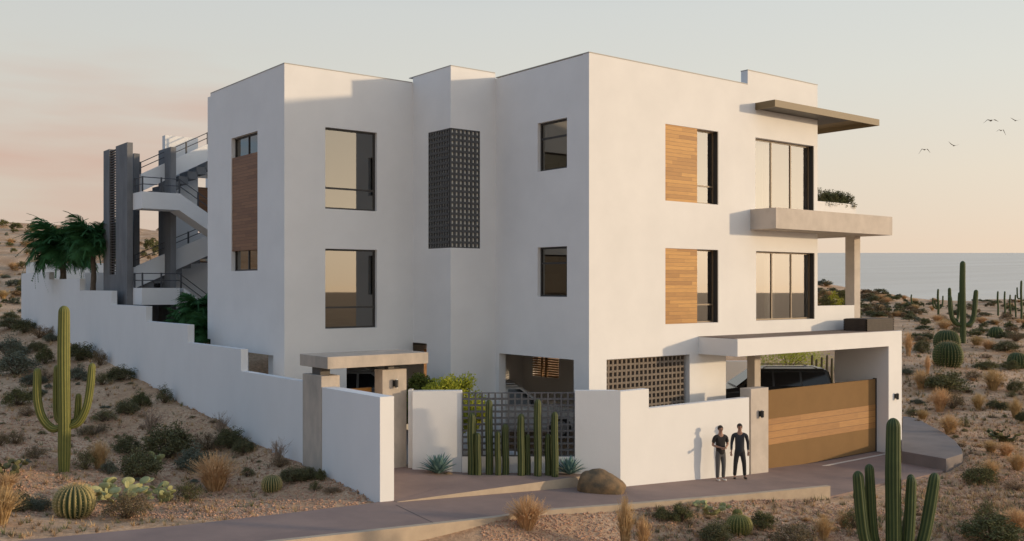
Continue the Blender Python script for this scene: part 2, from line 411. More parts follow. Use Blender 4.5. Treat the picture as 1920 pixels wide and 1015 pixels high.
def height(x, y):
    x = np.asarray(x, float); y = np.asarray(y, float)
    shp = x.shape; X = x.ravel(); Y = y.ravel(); z = np.full(X.shape, TW[-3]) + TW[-2] * X / 20 + TW[-1] * Y / 20
    for i in range(len(CP)):
        d2 = ((X - CP[i, 0]) ** 2 + (Y - CP[i, 1]) ** 2) / 400
        z += TW[i] * .5 * d2 * np.log(d2 + 1e-12)
    dist = np.hypot(X, Y)
    sdr = poly_sd(X, Y, ROAD)
    w = sstep(.3, 3.5, sdr)
    amp = .10 + 1.5 * sstep(50, 120, dist) * (X < 0) + .4 * sstep(50, 130, dist)
    z += w * (vnoise(X / 2.3, Y / 2.3, 1) * amp + vnoise(X / .9, Y / .9, 2) * .10 + vnoise(X / 9, Y / 9, 3) * (amp * 1.6)) + sstep(.1, .8, sdr) * vnoise(X / .35, Y / .35, 5) * .04
    z = z * (1 - sstep(235, 300, dist)) + -12 * sstep(235, 300, dist)
    z = np.where(dist > 300, -12, z)
    # a low mound under the big saguaro
    rz_ = zr_np(X) - .07
    wr = 1 - sstep(0.0, .7, sdr)
    z = z * (1 - wr) + np.minimum(z, rz_) * wr
    ws = 1 - sstep(.1, .9, poly_sd(X, Y, SLABP)); z = z * (1 - ws) + np.minimum(z, .17) * ws
    sdp = poly_sd(X, Y, PLOT)
    zin = -.3 + 4.9 * sstep(13.5, 20, Y) 
    wp = 1 - sstep(-.05, .02, sdp)
    wp = np.where((Y > 22) & (X > -7), wp * 0, wp)
    z = np.where((wp > 0) & (Y < 40), z * (1 - wp) + np.minimum(z, zin) * wp, z)
    return z.reshape(shp)
def _slabpts():
    o_ = []
    for px, py in [(1691, 846), (1774, 860.5), (1805, 851), (1803, 842), (1790, 826), (1768, 811), (1742, 797), (1720, 785), (1700, 781), (1693, 781), (1690, 838)]:
        r = ray(px, py); p = CAM + r * ((.27 - CAM.z) / r.z); o_.append((p.x, p.y))
    return o_
SLABP = _slabpts()
def hgt(x, y): return float(height(np.array([x]), np.array([y]))[0])
def ground_hits(pts):
    """first crossing of each survey sight line with the terrain"""
    ds = np.concatenate([np.arange(15, 70, .25), np.arange(70, 230, 1.)])
    outp = []
    for px, py in pts:
        r = ray(px, py); X = CAM.x + r.x * ds; Y = CAM.y + r.y * ds; Z = CAM.z + r.z * ds
        H = height(X, Y); k = np.argmax(Z < H)
        if Z[k] >= H[k]: k = len(ds) - 1
        t = 0 if k == 0 else (Z[k - 1] - H[k - 1]) / ((Z[k - 1] - H[k - 1]) - (Z[k] - H[k]) + 1e-9)
        d = ds[k] if k == 0 else ds[k - 1] + (ds[k] - ds[k - 1]) * t
        p = CAM + r * d
        outp.append((Vector((p.x, p.y, hgt(p.x, p.y))), d))
    return outp
def axis_vals(segs):
    v = []
    for a, b, s in segs: v += list(np.arange(a, b, s))
    v.append(segs[-1][1]); return np.array(v)
dv = axis_vals([(-3000, -400, 400), (-400, -60, 40), (-60, 10, 5), (10, 16, 1), (16, 36, .2), (36, 62, .4), (62, 120, 1.0), (120, 250, 2.5), (250, 400, 25), (400, 3400, 500)])
lv = axis_vals([(-3000, -400, 400), (-400, -100, 40), (-100, -60, 4), (-60, -22, 1), (-22, 22, .25), (22, 60, 1), (60, 110, 2.5), (110, 400, 29), (400, 3000, 400)])
DV, LV = np.meshgrid(dv, lv, indexing='ij')
GX = CAM.x + DEPTH.x * DV + SIDE.x * LV; GY = CAM.y + DEPTH.y * DV + SIDE.y * LV
GZ = height(GX, GY)
nr, nc = GX.shape
vs = np.stack([GX.ravel(), GY.ravel(), GZ.ravel()], 1)
ii = (np.arange(nr - 1)[:, None] * nc + np.arange(nc - 1)[None]).ravel()
fs = np.stack([ii, ii + 1, ii + nc + 1, ii + nc], 1)
me = bpy.data.meshes.new('desert_ground')
me.vertices.add(len(vs)); me.vertices.foreach_set('co', vs.ravel())
me.loops.add(len(fs) * 4); me.loops.foreach_set('vertex_index', fs.ravel())
me.polygons.add(len(fs)); me.polygons.foreach_set('loop_start', np.arange(len(fs)) * 4)
me.polygons.foreach_set('loop_total', np.full(len(fs), 4)); me.polygons.foreach_set('use_smooth', np.ones(len(fs), bool))
me.update(calc_edges=True); me.validate()
m = bpy.data.materials.new('desert_sand'); m.use_nodes = True
t = m.node_tree; b = t.nodes['Principled BSDF']; b.inputs['Roughness'].default_value = .95; b.inputs['Specular IOR Level'].default_value = .15
g = t.nodes.new('ShaderNodeNewGeometry')
def nz_(scale, det=6, rough=.6):
    n = t.nodes.new('ShaderNodeTexNoise'); n.inputs['Scale'].default_value = scale; n.inputs['Detail'].default_value = det; n.inputs['Roughness'].default_value = rough
    t.links.new(g.outputs['Position'], n.inputs['Vector']); return n
n1 = nz_(.35); n2 = nz_(6); n3 = nz_(28, 3)
r1 = t.nodes.new('ShaderNodeValToRGB'); r1.color_ramp.elements[0].position = .36; r1.color_ramp.elements[1].position = .64
r1.color_ramp.elements[0].color = (.53, .34, .205, 1); r1.color_ramp.elements[1].color = (.73, .52, .345, 1); t.links.new(n1.outputs[0], r1.inputs[0])
r2 = t.nodes.new('ShaderNodeValToRGB'); r2.color_ramp.elements[0].position = .3; r2.color_ramp.elements[1].position = .6
r2.color_ramp.elements[0].color = (.68, .64, .6, 1); r2.color_ramp.elements[1].color = (1, 1, 1, 1); t.links.new(n2.outputs[0], r2.inputs[0])
mx_ = t.nodes.new('ShaderNodeMixRGB'); mx_.blend_type = 'MULTIPLY'; mx_.inputs[0].default_value = .8; t.links.new(r1.outputs[0], mx_.inputs[1]); t.links.new(r2.outputs[0], mx_.inputs[2])
vo = t.nodes.new('ShaderNodeTexVoronoi'); vo.inputs['Scale'].default_value = 16; t.links.new(g.outputs['Position'], vo.inputs['Vector'])
vr = t.nodes.new('ShaderNodeValToRGB'); vr.color_ramp.elements[0].position = .0; vr.color_ramp.elements[1].position = .9
vr.color_ramp.elements[0].color = (.72, .66, .62, 1); vr.color_ramp.elements[1].color = (1.15, 1.12, 1.1, 1); t.links.new(vo.outputs['Color'], vr.inputs[0])
mx2 = t.nodes.new('ShaderNodeMixRGB'); mx2.blend_type = 'MULTIPLY'; mx2.inputs[0].default_value = .7; t.links.new(mx_.outputs[0], mx2.inputs[1]); t.links.new(vr.outputs[0], mx2.inputs[2])
t.links.new(mx2.outputs[0], b.inputs['Base Color'])
bp = t.nodes.new('ShaderNodeBump'); bp.inputs['Strength'].default_value = .7; bp.inputs['Distance'].default_value = .06
ad = t.nodes.new('ShaderNodeMath'); ad.operation = 'ADD'; t.links.new(n2.outputs[0], ad.inputs[0]); t.links.new(n3.outputs[0], ad.inputs[1])
t.links.new(ad.outputs[0], bp.inputs['Height']); t.links.new(bp.outputs[0], b.inputs['Normal'])
SAND = m; me.materials.append(SAND)
go = bpy.data.objects.new('desert_ground', me); COL.objects.link(go); tag(go, kind='structure')

# sea: one broad sheet far below the cliff, running out to the horizon
mb = MB()
sea_rows = [(232, 603), (330, 582), (480, 556), (800, 525), (1500, 499), (3200, 482), (6500, 477.5), (12000, 474.5)]
cols = [900, 1300, 1700, 2100, 2600, 3400, 5000]
for a in range(len(sea_rows) - 1):
    for c in range(len(cols) - 1):
        q = [atD(cols[c], sea_rows[a][1], sea_rows[a][0]), atD(cols[c + 1], sea_rows[a][1], sea_rows[a][0]), atD(cols[c + 1], sea_rows[a + 1][1], sea_rows[a + 1][0]), atD(cols[c], sea_rows[a + 1][1], sea_rows[a + 1][0])]
        mb.face(q)
seam = bpy.data.materials.new('sea_water'); seam.use_nodes = True; t = seam.node_tree; b = t.nodes['Principled BSDF']
b.inputs['Roughness'].default_value = .22; b.inputs['Specular IOR Level'].default_value = .5
tc = t.nodes.new('ShaderNodeNewGeometry'); mp = t.nodes.new('ShaderNodeMapping'); mp.inputs['Rotation'].default_value = (0, 0, math.atan2(SIDE.y, SIDE.x) * -1)
mp.inputs['Scale'].default_value = (.0012, .012, .0)
t.links.new(tc.outputs['Position'], mp.inputs[0])
n = t.nodes.new('ShaderNodeTexNoise'); n.inputs['Scale'].default_value = 1; n.inputs['Detail'].default_value = 9; n.inputs['Roughness'].default_value = .68; t.links.new(mp.outputs[0], n.inputs['Vector'])
r = t.nodes.new('ShaderNodeValToRGB'); r.color_ramp.elements[0].position = .35; r.color_ramp.elements[1].position = .65
r.color_ramp.elements[0].color = (.06, .11, .16, 1); r.color_ramp.elements[1].color = (.32, .36, .38, 1)
t.links.new(n.outputs[0], r.inputs[0]); t.links.new(r.outputs[0], b.inputs['Base Color'])
seo = part('sea', mb, seam); tag(seo, kind='structure')

# ------------------------------------------------------------------ road, paving
def poly_sheet(poly, zf, cuts=(), skirt=0.0):
    bm = bmesh.new(); vv = [bm.verts.new((x, y, 0)) for x, y in poly]; bm.faces.new(vv)
    bmesh.ops.triangulate(bm, faces=bm.faces[:])
    for c in cuts:
        bmesh.ops.bisect_plane(bm, geom=bm.verts[:] + bm.edges[:] + bm.faces[:], plane_co=(c, 0, 0), plane_no=(1, 0, 0))
    for v in bm.verts: v.co.z = zf(v.co.x, v.co.y)
    bmesh.ops.recalc_face_normals(bm, faces=bm.faces[:])
    if skirt:
        be = [e for e in bm.edges if len(e.link_faces) == 1]
        r_ = bmesh.ops.extrude_edge_only(bm, edges=be)
        for v in [g_ for g_ in r_['geom'] if isinstance(g_, bmesh.types.BMVert)]: v.co.z -= skirt
        bmesh.ops.recalc_face_normals(bm, faces=bm.faces[:])
    me = bpy.data.meshes.new('sheet'); bm.to_mesh(me); bm.free(); return me
me = poly_sheet(ROAD, lambda x, y: zr(x), (5.6, 10), .25); me.name = 'road'; me.materials.append(PAVING)
o = bpy.data.objects.new('road', me); COL.objects.link(o); tag(o, kind='structure')
ja, jb = onRoad(742, 947), onRoad(815, 982)
mb = MB(); s__ = (jb - ja).cross(Vector((0, 0, 1))).normalized() * .012; up_ = Vector((0, 0, .004)); mb.face([ja - s__ + up_, ja + s__ + up_, jb + s__ + up_, jb - s__ + up_])
o = part('road_joint', mb, mat('joint_dark', (.10, .08, .07), .9)); tag(o, kind='structure')
# sloping entrance apron
apr = [(-7.42, -.80, .79), (-6.9, -.95, .73), (-1.43, -1.17, .74), (-.9, -1.25, .74), (-1.2, -.7, .76), (-3.88, 1.3, .78), (-5.09, 2.6, .92), (-7.42, 2.6, 1.05)]
apj = onRoad(745, 942); apr[1] = (apj.x, apj.y, apj.z + .012)
mb = MB(); c = (sum(p[0] for p in apr) / len(apr), sum(p[1] for p in apr) / len(apr), .84)
for i in range(len(apr)):
    a, b_ = apr[i], apr[(i + 1) % len(apr)]
    mb.face([a, b_, c])
    mb.face([a, (a[0], a[1], a[2] - .6), (b_[0], b_[1], b_[2] - .6), b_], 1)
o = part('entrance_paving', mb, [PAVING, KERB]); tag(o, kind='structure')
# lower kerb wall along the road
kt = [(519, 1015.5, .0), (928, 970.5, .02), (1026, 957, .05), (1200, 944, .11), (1400, 927, .19), (1557, 911.5, .30)]
mb = MB(); kp = []
for px, py, h in kt:
    z = 0.
    for _ in range(30):
        r = ray(px, py); p = CAM + r * ((z - CAM.z) / r.z); z = .5 * z + .5 * (zr(p.x) + h + .015)
    kp.append(p)
a = kp[0] + (kp[0] - kp[1]) * 2; a.z = zr(a.x) + .015; kp = [a] + kp
for i in range(len(kp) - 1):
    p, q = kp[i], kp[i + 1]; dr = (q - p); dr.z = 0; nn = Vector((-dr.y, dr.x, 0)).normalized() * .16
    mb.hull8([p - Vector((0, 0, .7)), q - Vector((0, 0, .7)), q + nn - Vector((0, 0, .7)), p + nn - Vector((0, 0, .7)), p, q, q + nn, p + nn])
KP = kp
solo('kerb_wall', mb, KERB, tuple(kp[4]), 'low sandy kerb wall along the lower edge of the road, rising to its right end', 'kerb')
# raised grey slab right of the carport
pl = [(1691, 846), (1774, 860.5), (1805, 851), (1803, 842), (1790, 826), (1768, 811), (1742, 797), (1720, 785), (1700, 781), (1693, 781), (1690, 838)]
pp = []
for px, py in pl:
    r = ray(px, py); p = CAM + r * ((.27 - CAM.z) / r.z); pp.append((p.x, p.y))
a2 = sum((pp[i][0] * pp[(i + 1) % len(pp)][1] - pp[(i + 1) % len(pp)][0] * pp[i][1]) for i in range(len(pp)))
if a2 < 0: pp.reverse()
mb = MB().prism(pp, -.5, .27)
o = bevel(solo('raised_slab', mb, SLAB, (16, -2, 0), 'low grey raised terrace slab with curved edge beside the carport', 'terrace'), .01)
# garage floor
mb = MB()
mb.box((-1.0, -.9, -.3), (14.2, 13.0, .02)); mb.box((-7.4, 2.75, -.3), (-1.0, 13.0, .9))
o = part('garage_floor', mb, mat('garage_floor_pale', (.5, .46, .42), .8, noise_amt=.15)); tag(o, kind='structure')

# ------------------------------------------------------------------ the house
HB = 13.32
house = thing('modern_house', (2.5, 6, 0), 'white three-storey flat-roofed house of stepped cubes with wood-clad windows', 'house')
def wall(name, axis, plane, thick, a0, a1, z0, z1, holes=(), m=STUCCO, parent=None):
    return part(name, wall_holes(MB(), axis, plane, thick, a0, a1, z0, z1, list(holes)), m, parent or house)
T_ = .28
# main block
hB = [(3.4, 6.06, 9.03, 11.55), (3.4, 6.06, 4.97, 7.47)]
hC = [(8.09, 11.62, 8.96, 11.55), (8.13, 11.66, 4.98, 7.48)]
hD = [(.74, 4.59, 1.2, 3.93)]
wall('wall', 'Y', 0, T_, 0, 11.85, 3.93, 13.38, hB + hC)
wall('wall', 'Y', 0, T_, 0, 6.46, -.2, 3.93, [(.74, 4.59, 1.2, 3.93)])
part('parapet', MB().box((7.66, .003, 13.38), (11.85, .30, 13.89)), STUCCO, house)
hE = [(1.02, 2.46, 9.95, 11.53), (1.02, 2.46, 5.88, 7.48), (.70, 4.52, .6, 3.92)]
wall('wall', 'X', 0, T_, T_, 4.73, -.2, 13.36, hE)
cop = mat('parapet_coping', (.42, .40, .37), .6)
part('coping', MB().box((-.012, -.012, 13.384), (7.655, .14, 13.41)).box((-.012, .14, 13.384), (.14, 4.70, 13.41)), cop, house)
part('coping', MB().box((7.65, -.012, 13.893), (11.862, .31, 13.918)), cop, house)
part('coping', MB().box((-1.882, 4.718, 13.552), (-.02, 4.9, 13.576)).box((-1.882, 4.9, 13.552), (-1.72, 7.3, 13.576)), cop, house)
part('coping', MB().box((-6.742, 7.048, 13.362), (-1.89, 7.2, 13.386)).box((-6.742, 7.2, 13.362), (-6.6, 13.3, 13.386)), cop, house)
# stair bay with block screen
wall('wall', 'Y', 4.73, T_, -1.87, 0, -.2, 13.55, [(-1.88, -.66, 7.50, 11.49)])
wall('wall', 'X', -1.87, T_, 4.73 + T_, 6.18, -.2, 13.55, [(4.0, 6.08, 7.50, 11.49)])
wall('wall', 'X', -1.87, T_, 6.18, 7.06, 4.245, 13.55)
# left block
hA = [(-5.28, -3.32, 8.78, 11.47), (-5.28, -3.32, 4.81, 7.46), (-4.49, -1.87, .6, 3.90)]
wall('wall', 'Y', 7.06, T_, -6.73, -1.87, .3, 13.36, hA)
hW = [(9.13, 11.36, 6.75, 11.46), (7.90, 10.50, 2.6, 3.95)]
wall('wall', 'X', -6.73, T_, 7.06 + T_, HB, .3, 13.36, hW)
wall('wall', 'Y', HB, T_, -6.73, -1.3, 4.26, 13.26)
wall('wall', 'X', -1.3 - T_, T_, HB + T_, 23.6, 3.2, 12.9)
# east and rear shell
wall('wall', 'X', 11.85 - T_, T_, T_, HB, 3.93, 13.38, [])
wall('wall', 'X', 6.46 - T_, T_, 6.6, 10.9, -.2, 3.93, [(8.5, 10.2, 2.4, 3.3)])
wall('wall', 'X', 6.46 - T_, T_, T_, 2.2, -.2, 3.93)
wall('wall', 'Y', 10.9, T_, 2.7, 6.46, -.2, 3.93)
wall('wall', 'Y', 10.9, T_, -1.8, 1.1, -.2, 3.93)
part('roof', MB().box((T_, T_, 12.7), (11.5, HB, 12.9)).box((-6.4, 7.4, 12.7), (.27, HB, 12.9)).box((-1.55, 5.05, 12.7), (0, 7.4, 12.9)), ROOF, house)
part('floor_slab', MB().box((T_, T_, 8.0), (11.57, HB, 8.28)).box((-6.4, 7.36, 8.0), (T_ - .002, HB, 8.28)).box((T_, T_, 3.95), (11.57, HB, 4.2)).box((-6.4, 7.36, 4.26), (T_ - .002, HB, 4.45)), ROOMWALL, house)
part('partition_wall', MB().box((.3, 4.9, 4.2), (11.5, 5.0, 12.7)).box((6.9, .3, 4.2), (7.0, 4.9, 12.7)).box((-6.4, 10.8, 4.45), (.2, 10.9, 12.7)), ROOMWALL, house)
# carport column under the house
part('column', MB().box((8.46, .32, -.1), (8.80, .66, 3.93)), CONC_PALE, house)

def window(axis, plane, a0, a1, z0, z1, rec=.16, mull=(), trans=(), wood=None, fm=FRAME, fw=.055, gl=GLASS, woodm=WOOD, label=None, dirn=1):
    mb = MB(); p0 = plane + rec; p1 = p0 + .07
    def bx(m_, a, b_, c, d, q0=p0, q1=p1):
        if axis == 'Y': m_.box((a, q0, c), (b_, q1, d))
        else: m_.box((q0, a, c), (q1, b_, d))
    e = .004
    bx(mb, a0 + e, a1 - e, z0 + e, z0 + fw); bx(mb, a0 + e, a1 - e, z1 - fw, z1 - e)
    bx(mb, a0 + e, a0 + fw, z0 + fw, z1 - fw); bx(mb, a1 - fw, a1 - e, z0 + fw, z1 - fw)
    for x in mull: bx(mb, x - fw / 2, x + fw / 2, z0 + fw, z1 - fw, p0 + .003, p1 - .003)
    for z in trans: bx(mb, a0 + fw, a1 - fw, z - fw / 2, z + fw / 2, p0 + .006, p1 - .006)
    f = part('window', mb, fm, house)
    if label: f['label'] = label
    g = MB(); q_ = [(a0 + fw * .5, z0 + fw * .5), (a1 - fw * .5, z0 + fw * .5), (a1 - fw * .5, z1 - fw * .5), (a0 + fw * .5, z1 - fw * .5)]
    g.face([(a, p0 + .033, z) if axis == 'Y' else (p0 + .033, a, z) for a, z in (q_ if axis == 'Y' else q_[::-1])])
    part('pane', g, gl, f)
    if wood:
        wd = MB(); bx(wd, wood[0], wood[1], wood[2], wood[3], plane + wood[4], plane + rec + .02)
        part('wood_panel', wd, woodm, f)
    return f
for (z0, z1) in ((9.03, 11.55), (4.97, 7.47)):
    window('Y', 0, 3.4, 6.06, z0, z1, .20, wood=(3.405, 5.0, z0 + .005, z1 - .005, .03), trans=(z0 + .62,), fm=FRAME_TAN, fw=.05, gl=GLASS_LIT)
part('window_reveal', MB(), FRAME, None) if False else None
for (a0, a1, z0, z1) in hC:
    w3 = (a1 - a0) / 3
    f = window('Y', 0, a0, a1, z0, z1, .20, mull=(a0 + w3, a0 + 2 * w3), fm=FRAME_TAN, fw=.06, gl=GLASS_LIT)
    c = MB()
    def curt(x0, x1):
        n = 40; pts = [(x0 + (x1 - x0) * i / n, .62 + .035 * math.sin(i * 1.5)) for i in range(n + 1)]
        for i in range(n): c.face([(pts[i][0], pts[i][1], z0 + .05), (pts[i + 1][0], pts[i + 1][1], z0 + .05), (pts[i + 1][0], pts[i + 1][1], z1 - .06), (pts[i][0], pts[i][1], z1 - .06)])
    curt(a0 + .3, a0 + w3 * 1.45)
    if z0 < 6: c = MB(); curt(a0 + w3 * 1.1, a0 + w3 * 1.6)
    part('curtain', c, CURTAIN, f)
    # dark strips put the shadow of the right jambs in as colour
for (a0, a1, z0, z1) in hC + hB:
    part('jamb_shade', MB().box((a1 - .03, .012, z0 + .004), (a1 - .003, .199, z1 - .004)), FRAME, house)
for (a0, a1, z0, z1) in hA[:2]:
    window('Y', 7.06, a0, a1, z0, z1, .12, trans=(z0 + .70,), fw=.06)
for (a0, a1, z0, z1) in hE[:2]:
    window('X', 0, a0, a1, z0, z1, .12, trans=(z1 - .52,), fw=.06)
window('X', -6.73, 9.13, 11.36, 6.75, 11.46, .14, mull=(10.2,), trans=(10.74, 7.5), wood=(9.135, 11.355, 7.46, 10.76, .03), woodm=WOOD_RED)

def block_screen(name, origin, du, length, z0, z1, nc, nr, depth, m, bar=.3, parent=house):
    """perforated block screen: du = unit xy direction, depth direction given"""
    mb = MB(); ox, oy = origin; dx, dy = du; nx, ny = depth
    def bar_(a0, a1, c0, c1, t0=0, t1=1):
        P = lambda a, t: (ox + dx * a + nx * t, oy + dy * a + ny * t)
        q = [P(a0, t0), P(a1, t0), P(a1, t1), P(a0, t1)]
        mb.hull8([(*k, c0) for k in q] + [(*k, c1) for k in q])
    cw = length / nc; ch = (z1 - z0) / nr; bw = cw * bar; bh = ch * bar
    for i in range(nc + 1):
        a = i * cw; bar_(max(0, a - bw / 2), min(length, a + bw / 2), z0, z1)
    for j in range(nr + 1):
        z = z0 + j * ch
        for i in range(nc):
            bar_(i * cw + bw / 2, (i + 1) * cw - bw / 2, max(z0, z - bh / 2), min(z1, z + bh / 2), .02, .98)
    return part(name, mb, m, parent)
block_screen('block_screen', (-1.865, 4.735), (1, 0), 1.20, 7.50, 11.49, 7, 21, (0, .05), BLOCKD, .42)
block_screen('block_screen', (-1.865, 4.84), (0, 1), 1.24, 7.50, 11.49, 8, 21, (.05, 0), BLOCKD, .42)
part('screen_backing', MB().box((-1.81, 4.79, 7.4), (-.60, 4.90, 11.6)).box((-1.81, 4.90, 7.4), (-1.70, 6.1, 11.6)), mat('core_grey', (.78, .76, .70), .9), house)
block_screen('block_screen', (.76, .14), (1, 0), 3.72, 1.2, 3.92, 19, 14, (0, .12), BLOCKT, .34)
part('pier', MB().box((-6.40, 7.95, .9), (-6.1, 9.0, 3.95)).box((-6.40, 9.0, .9), (-6.3, 10.6, 2.9)), STUCCO, house)

# balcony slab, awning, terrace walls
bevel(part('balcony', MB().box((7.80, -1.10, 8.22), (15.23, 6.5, 8.955)), CONC_PALE, house), .01) if False else None
bal = MB(); bal.box((7.80, -1.10, 8.23), (15.23, -.002, 8.955)); bal.box((11.852, -.002, 8.23), (15.23, 7.0, 8.955))
part('balcony', bal, CONC_PALE, house)
aw = MB()
aw.box((8.08, -.85, 12.53), (14.72, -.77, 12.775)); aw.box((8.08, -.77, 12.53), (8.16, -.002, 12.775)); aw.box((14.64, -.77, 12.53), (14.72, 3.2, 12.775))
aw.box((8.16, -.77, 12.70), (14.64, -.002, 12.76)); aw.box((11.853, -.002, 12.70), (14.64, 3.12, 12.76)); aw.box((11.853, 3.12, 12.53), (14.64, 3.2, 12.775))
part('awning', aw, BRONZE, house)
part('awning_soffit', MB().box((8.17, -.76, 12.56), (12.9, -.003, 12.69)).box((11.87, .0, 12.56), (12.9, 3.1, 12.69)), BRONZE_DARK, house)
part('balcony_column', MB().box((14.33, 0.0, 4.52), (14.74, .41, 8.23)), CONC_PALE, house)
part('terrace_parapet', MB().box((11.853, .0, 4.5), (14.325, .22, 5.47)), STUCCO, house)
part('terrace_floor', MB().box((11.853, .22, 4.3), (15.0, 7.0, 4.52)), ROOF, house)
# carport frame
can = MB(); can.box((5.01, -1.67, 3.93), (14.93, -.003, 4.50)); can.box((14.0, -1.67, -.5), (14.93, -.003, 3.93)); can.box((14.0, -.003, -.5), (14.93, .68, 4.29)); 
part('carport_frame', can, STUCCO, house)
part('carport_roof_finish', MB().box((5.03, -1.55, 4.502), (14.91, -.004, 4.52)), BROWNTOP, house)
dbx = MB(); dbx.box((12.93, -1.40, 4.50), (14.79, -.45, 4.97))
db = MB()
for a, b_ in (((12.93, -1.40), (14.79, -1.40)), ((12.93, -1.40), (12.93, -.45)), ((14.79, -1.40), (14.79, -.45)), ((12.93, -.45), (14.79, -.45))):
    for j in range(5):
        z = 4.525 + j * .092
        x0, x1 = min(a[0], b_[0]) - .02, max(a[0], b_[0]) + .02; y0, y1 = min(a[1], b_[1]) - .02, max(a[1], b_[1]) + .02
        db.box((x0, y0, z), (x1, y1, z + .072))
planter_m = mat('dark_timber', (.05, .036, .028), .7, noise_amt=.3, noise_scale=6)
solo('planter_box', dbx.box((12.96, -1.37, 4.93), (14.76, -.48, 4.985)), planter_m, (13.9, -.9, 4.52), 'dark slatted box on the right end of the carport roof', 'planter')
part('slats', db, planter_m, bpy.data.objects['planter_box'])

# rear wing seen past the stair
rw = wall('wall', 'Y', 23.6, .4, -4.9, -3.35, 3.5, 13.25)
wall('wall', 'Y', 23.6, .3, -3.35, -1.3, 3.5, 8.75, [(-3.3, -2.75, 7.35, 8.0)])
window('Y', 23.6, -3.3, -2.75, 7.35, 8.0, .1, fw=.07, fm=WOOD_RED)
part('gallery_beam', MB().box((-3.35, 23.6, 11.75), (-1.3, 27, 12.15)), STUCCO, house)
part('gallery_screen', MB().box((-3.33, 23.75, 9.3), (-1.35, 23.85, 10.95)), WOOD_RED, house)
part('rear_wing', MB().box((-1.3, 23.6, 3.5), (11.85, 28, 13.2)).box((-1.0, HB + .28, 3.5), (11.85, 23.6, 12.8)), STUCCO, house)
lou = MB()
for j in range(9):
    z = 2.42 + j * .1
    lou.hull8([(6.14, 8.52, z), (6.30, 8.52, z + .03), (6.30, 10.18, z + .03), (6.14, 10.18, z), (6.14, 8.52, z + .035), (6.30, 8.52, z + .065), (6.30, 10.18, z + .065), (6.14, 10.18, z + .035)])
lou.box((6.12, 9.2, 2.40), (6.18, 9.32, 3.3)); lou.box((6.12, 9.5, 2.4), (6.18, 9.58, 3.3))
part('louvre_window', lou, wood_mat('louvre_wood', (.62, .33, .12), (.5, .26, .09), .3), house)
# roof-garden planter with shrub above the balcony
pz = onY(1601, 384, 2.0)
px0 = onY(1530, 384, 2.0).x
part('terrace_planter', MB().box((px0 - .6, 1.9, 8.957), (pz.x, 2.6, pz.z)), STUCCO, house)

# ------------------------------------------------------------------ stair tower
tower = thing('stair_tower', (-5.5, 22, 4), 'open concrete stair tower with white landings and dark railings left of the house', 'stair tower')
YL = 20.22
XF = -7.28
def tpart(n, mb, m): return part(n, mb, m, tower)
tpart('concrete_column', MB().box((XF, 21.42, 3.5), (XF + .24, 23.06, 12.45)), CONC_DARK)
tpart('concrete_column', MB().box((XF + .002, 24.02, 3.5), (XF + .24, 24.93, 12.44)), CONC_DARK)
tpart('side_panel', MB().box((XF + .004, 23.06, 3.5), (XF + .20, 24.02, 6.75)), CONC_DARK)
ls = MB()
for j in range(48):
    z = 6.85 + j * .116
    ls.box((XF + .03, 23.06, z), (XF + .13, 24.02, z + .05))
ls.box((XF + .10, 23.06, 6.75), (XF + .16, 23.12, 12.4)); ls.box((XF + .10, 23.96, 6.75), (XF + .16, 24.02, 12.4))
tpart('louvre_screen', ls, mat('louvre_brown', (.065, .05, .042), .6))
tpart('concrete_column', MB().box((-6.10, 24.3, 3.5), (-5.84, 24.7, 12.38)), CONC_DARK)
tpart('concrete_column', MB().box((-5.40, 21.42, 3.5), (-5.16, 23.04, 12.42)), CONC_DARK)
WY0, WY1 = 20.22, 21.40      # front flight
BY0, BY1 = 22.2, 23.4        # rear flight
for (zl, nm) in ((10.25, 'upper'), (6.15, 'lower')):
    lm = MB().box((-7.04, YL, zl - .72), (-5.42, 21.41, zl))
    lm.box((-7.02, 21.41, zl - .30), (-5.45, 23.42, zl - .02)) 
    tpart('landing', lm, STUCCO)
def flight(x0, z0, x1, z1, y0, y1, th, up, n=9):
    mb = MB()
    # side stringer as sloping prism + steps
    def sl(a, b_, zt0, zt1, t):
        mb.hull8([(a, y0, zt0 - t), (b_, y0, zt1 - t), (b_, y1, zt1 - t), (a, y1, zt0 - t), (a, y0, zt0), (b_, y0, zt1), (b_, y1, zt1), (a, y1, zt0)])
    sl(x0, x1, z0, z1, th)
    return mb
tpart('stair_flight', flight(-5.42, 10.25, -2.2, 8.20, WY0, WY1, .74, 0), STUCCO)
tpart('stair_flight', flight(-6.45, 11.20, -1.9, 13.62, BY0, BY0 + .15, .78, 0), STUCCO)
tpart('stair_flight', flight(-6.77, 7.05, -2.3, 9.1, BY0, BY0 + .15, .95, 0), STUCCO)
for (xa, za, n_, dz) in ((-6.4, 10.2, 9, .25), (-6.7, 6.2, 9, .23)):
    st = MB()
    for i in range(n_): st.box((xa + i * .42, BY0 + .15, za + i * dz - .3), (xa + (i + 1) * .42 + .03, BY1, za + (i + 1) * dz - .2))
    tpart('steps', st, CONC_DARK)
tpart('stair_flight', flight(-5.24, 6.15, -3.0, 4.4, WY0, WY1, .74, 0), STUCCO)
tpart('landing_wall', MB().box((-5.30, 21.5, 3.6), (-5.18, 23.2, 5.4)).box((-7.0, 23.5, 4.5), (-5.2, 23.62, 7.0)), CONC_DARK)
def railing(pts, h=.62, posts=None):
    mb = MB()
    for k in range(len(pts) - 1):
        a, b_ = Vector(pts[k]), Vector(pts[k + 1])
        for hh in (h, h * .52): mb.tube([a + Vector((0, 0, hh)), b_ + Vector((0, 0, hh))], .02, 6)
    for p in (posts or pts):
        mb.box((p[0] - .03, p[1] - .03, p[2] - .02), (p[0] + .03, p[1] + .03, p[2] + h + .03))
    return mb
RAIL = mat('dark_rail', (.06, .06, .065), .5)
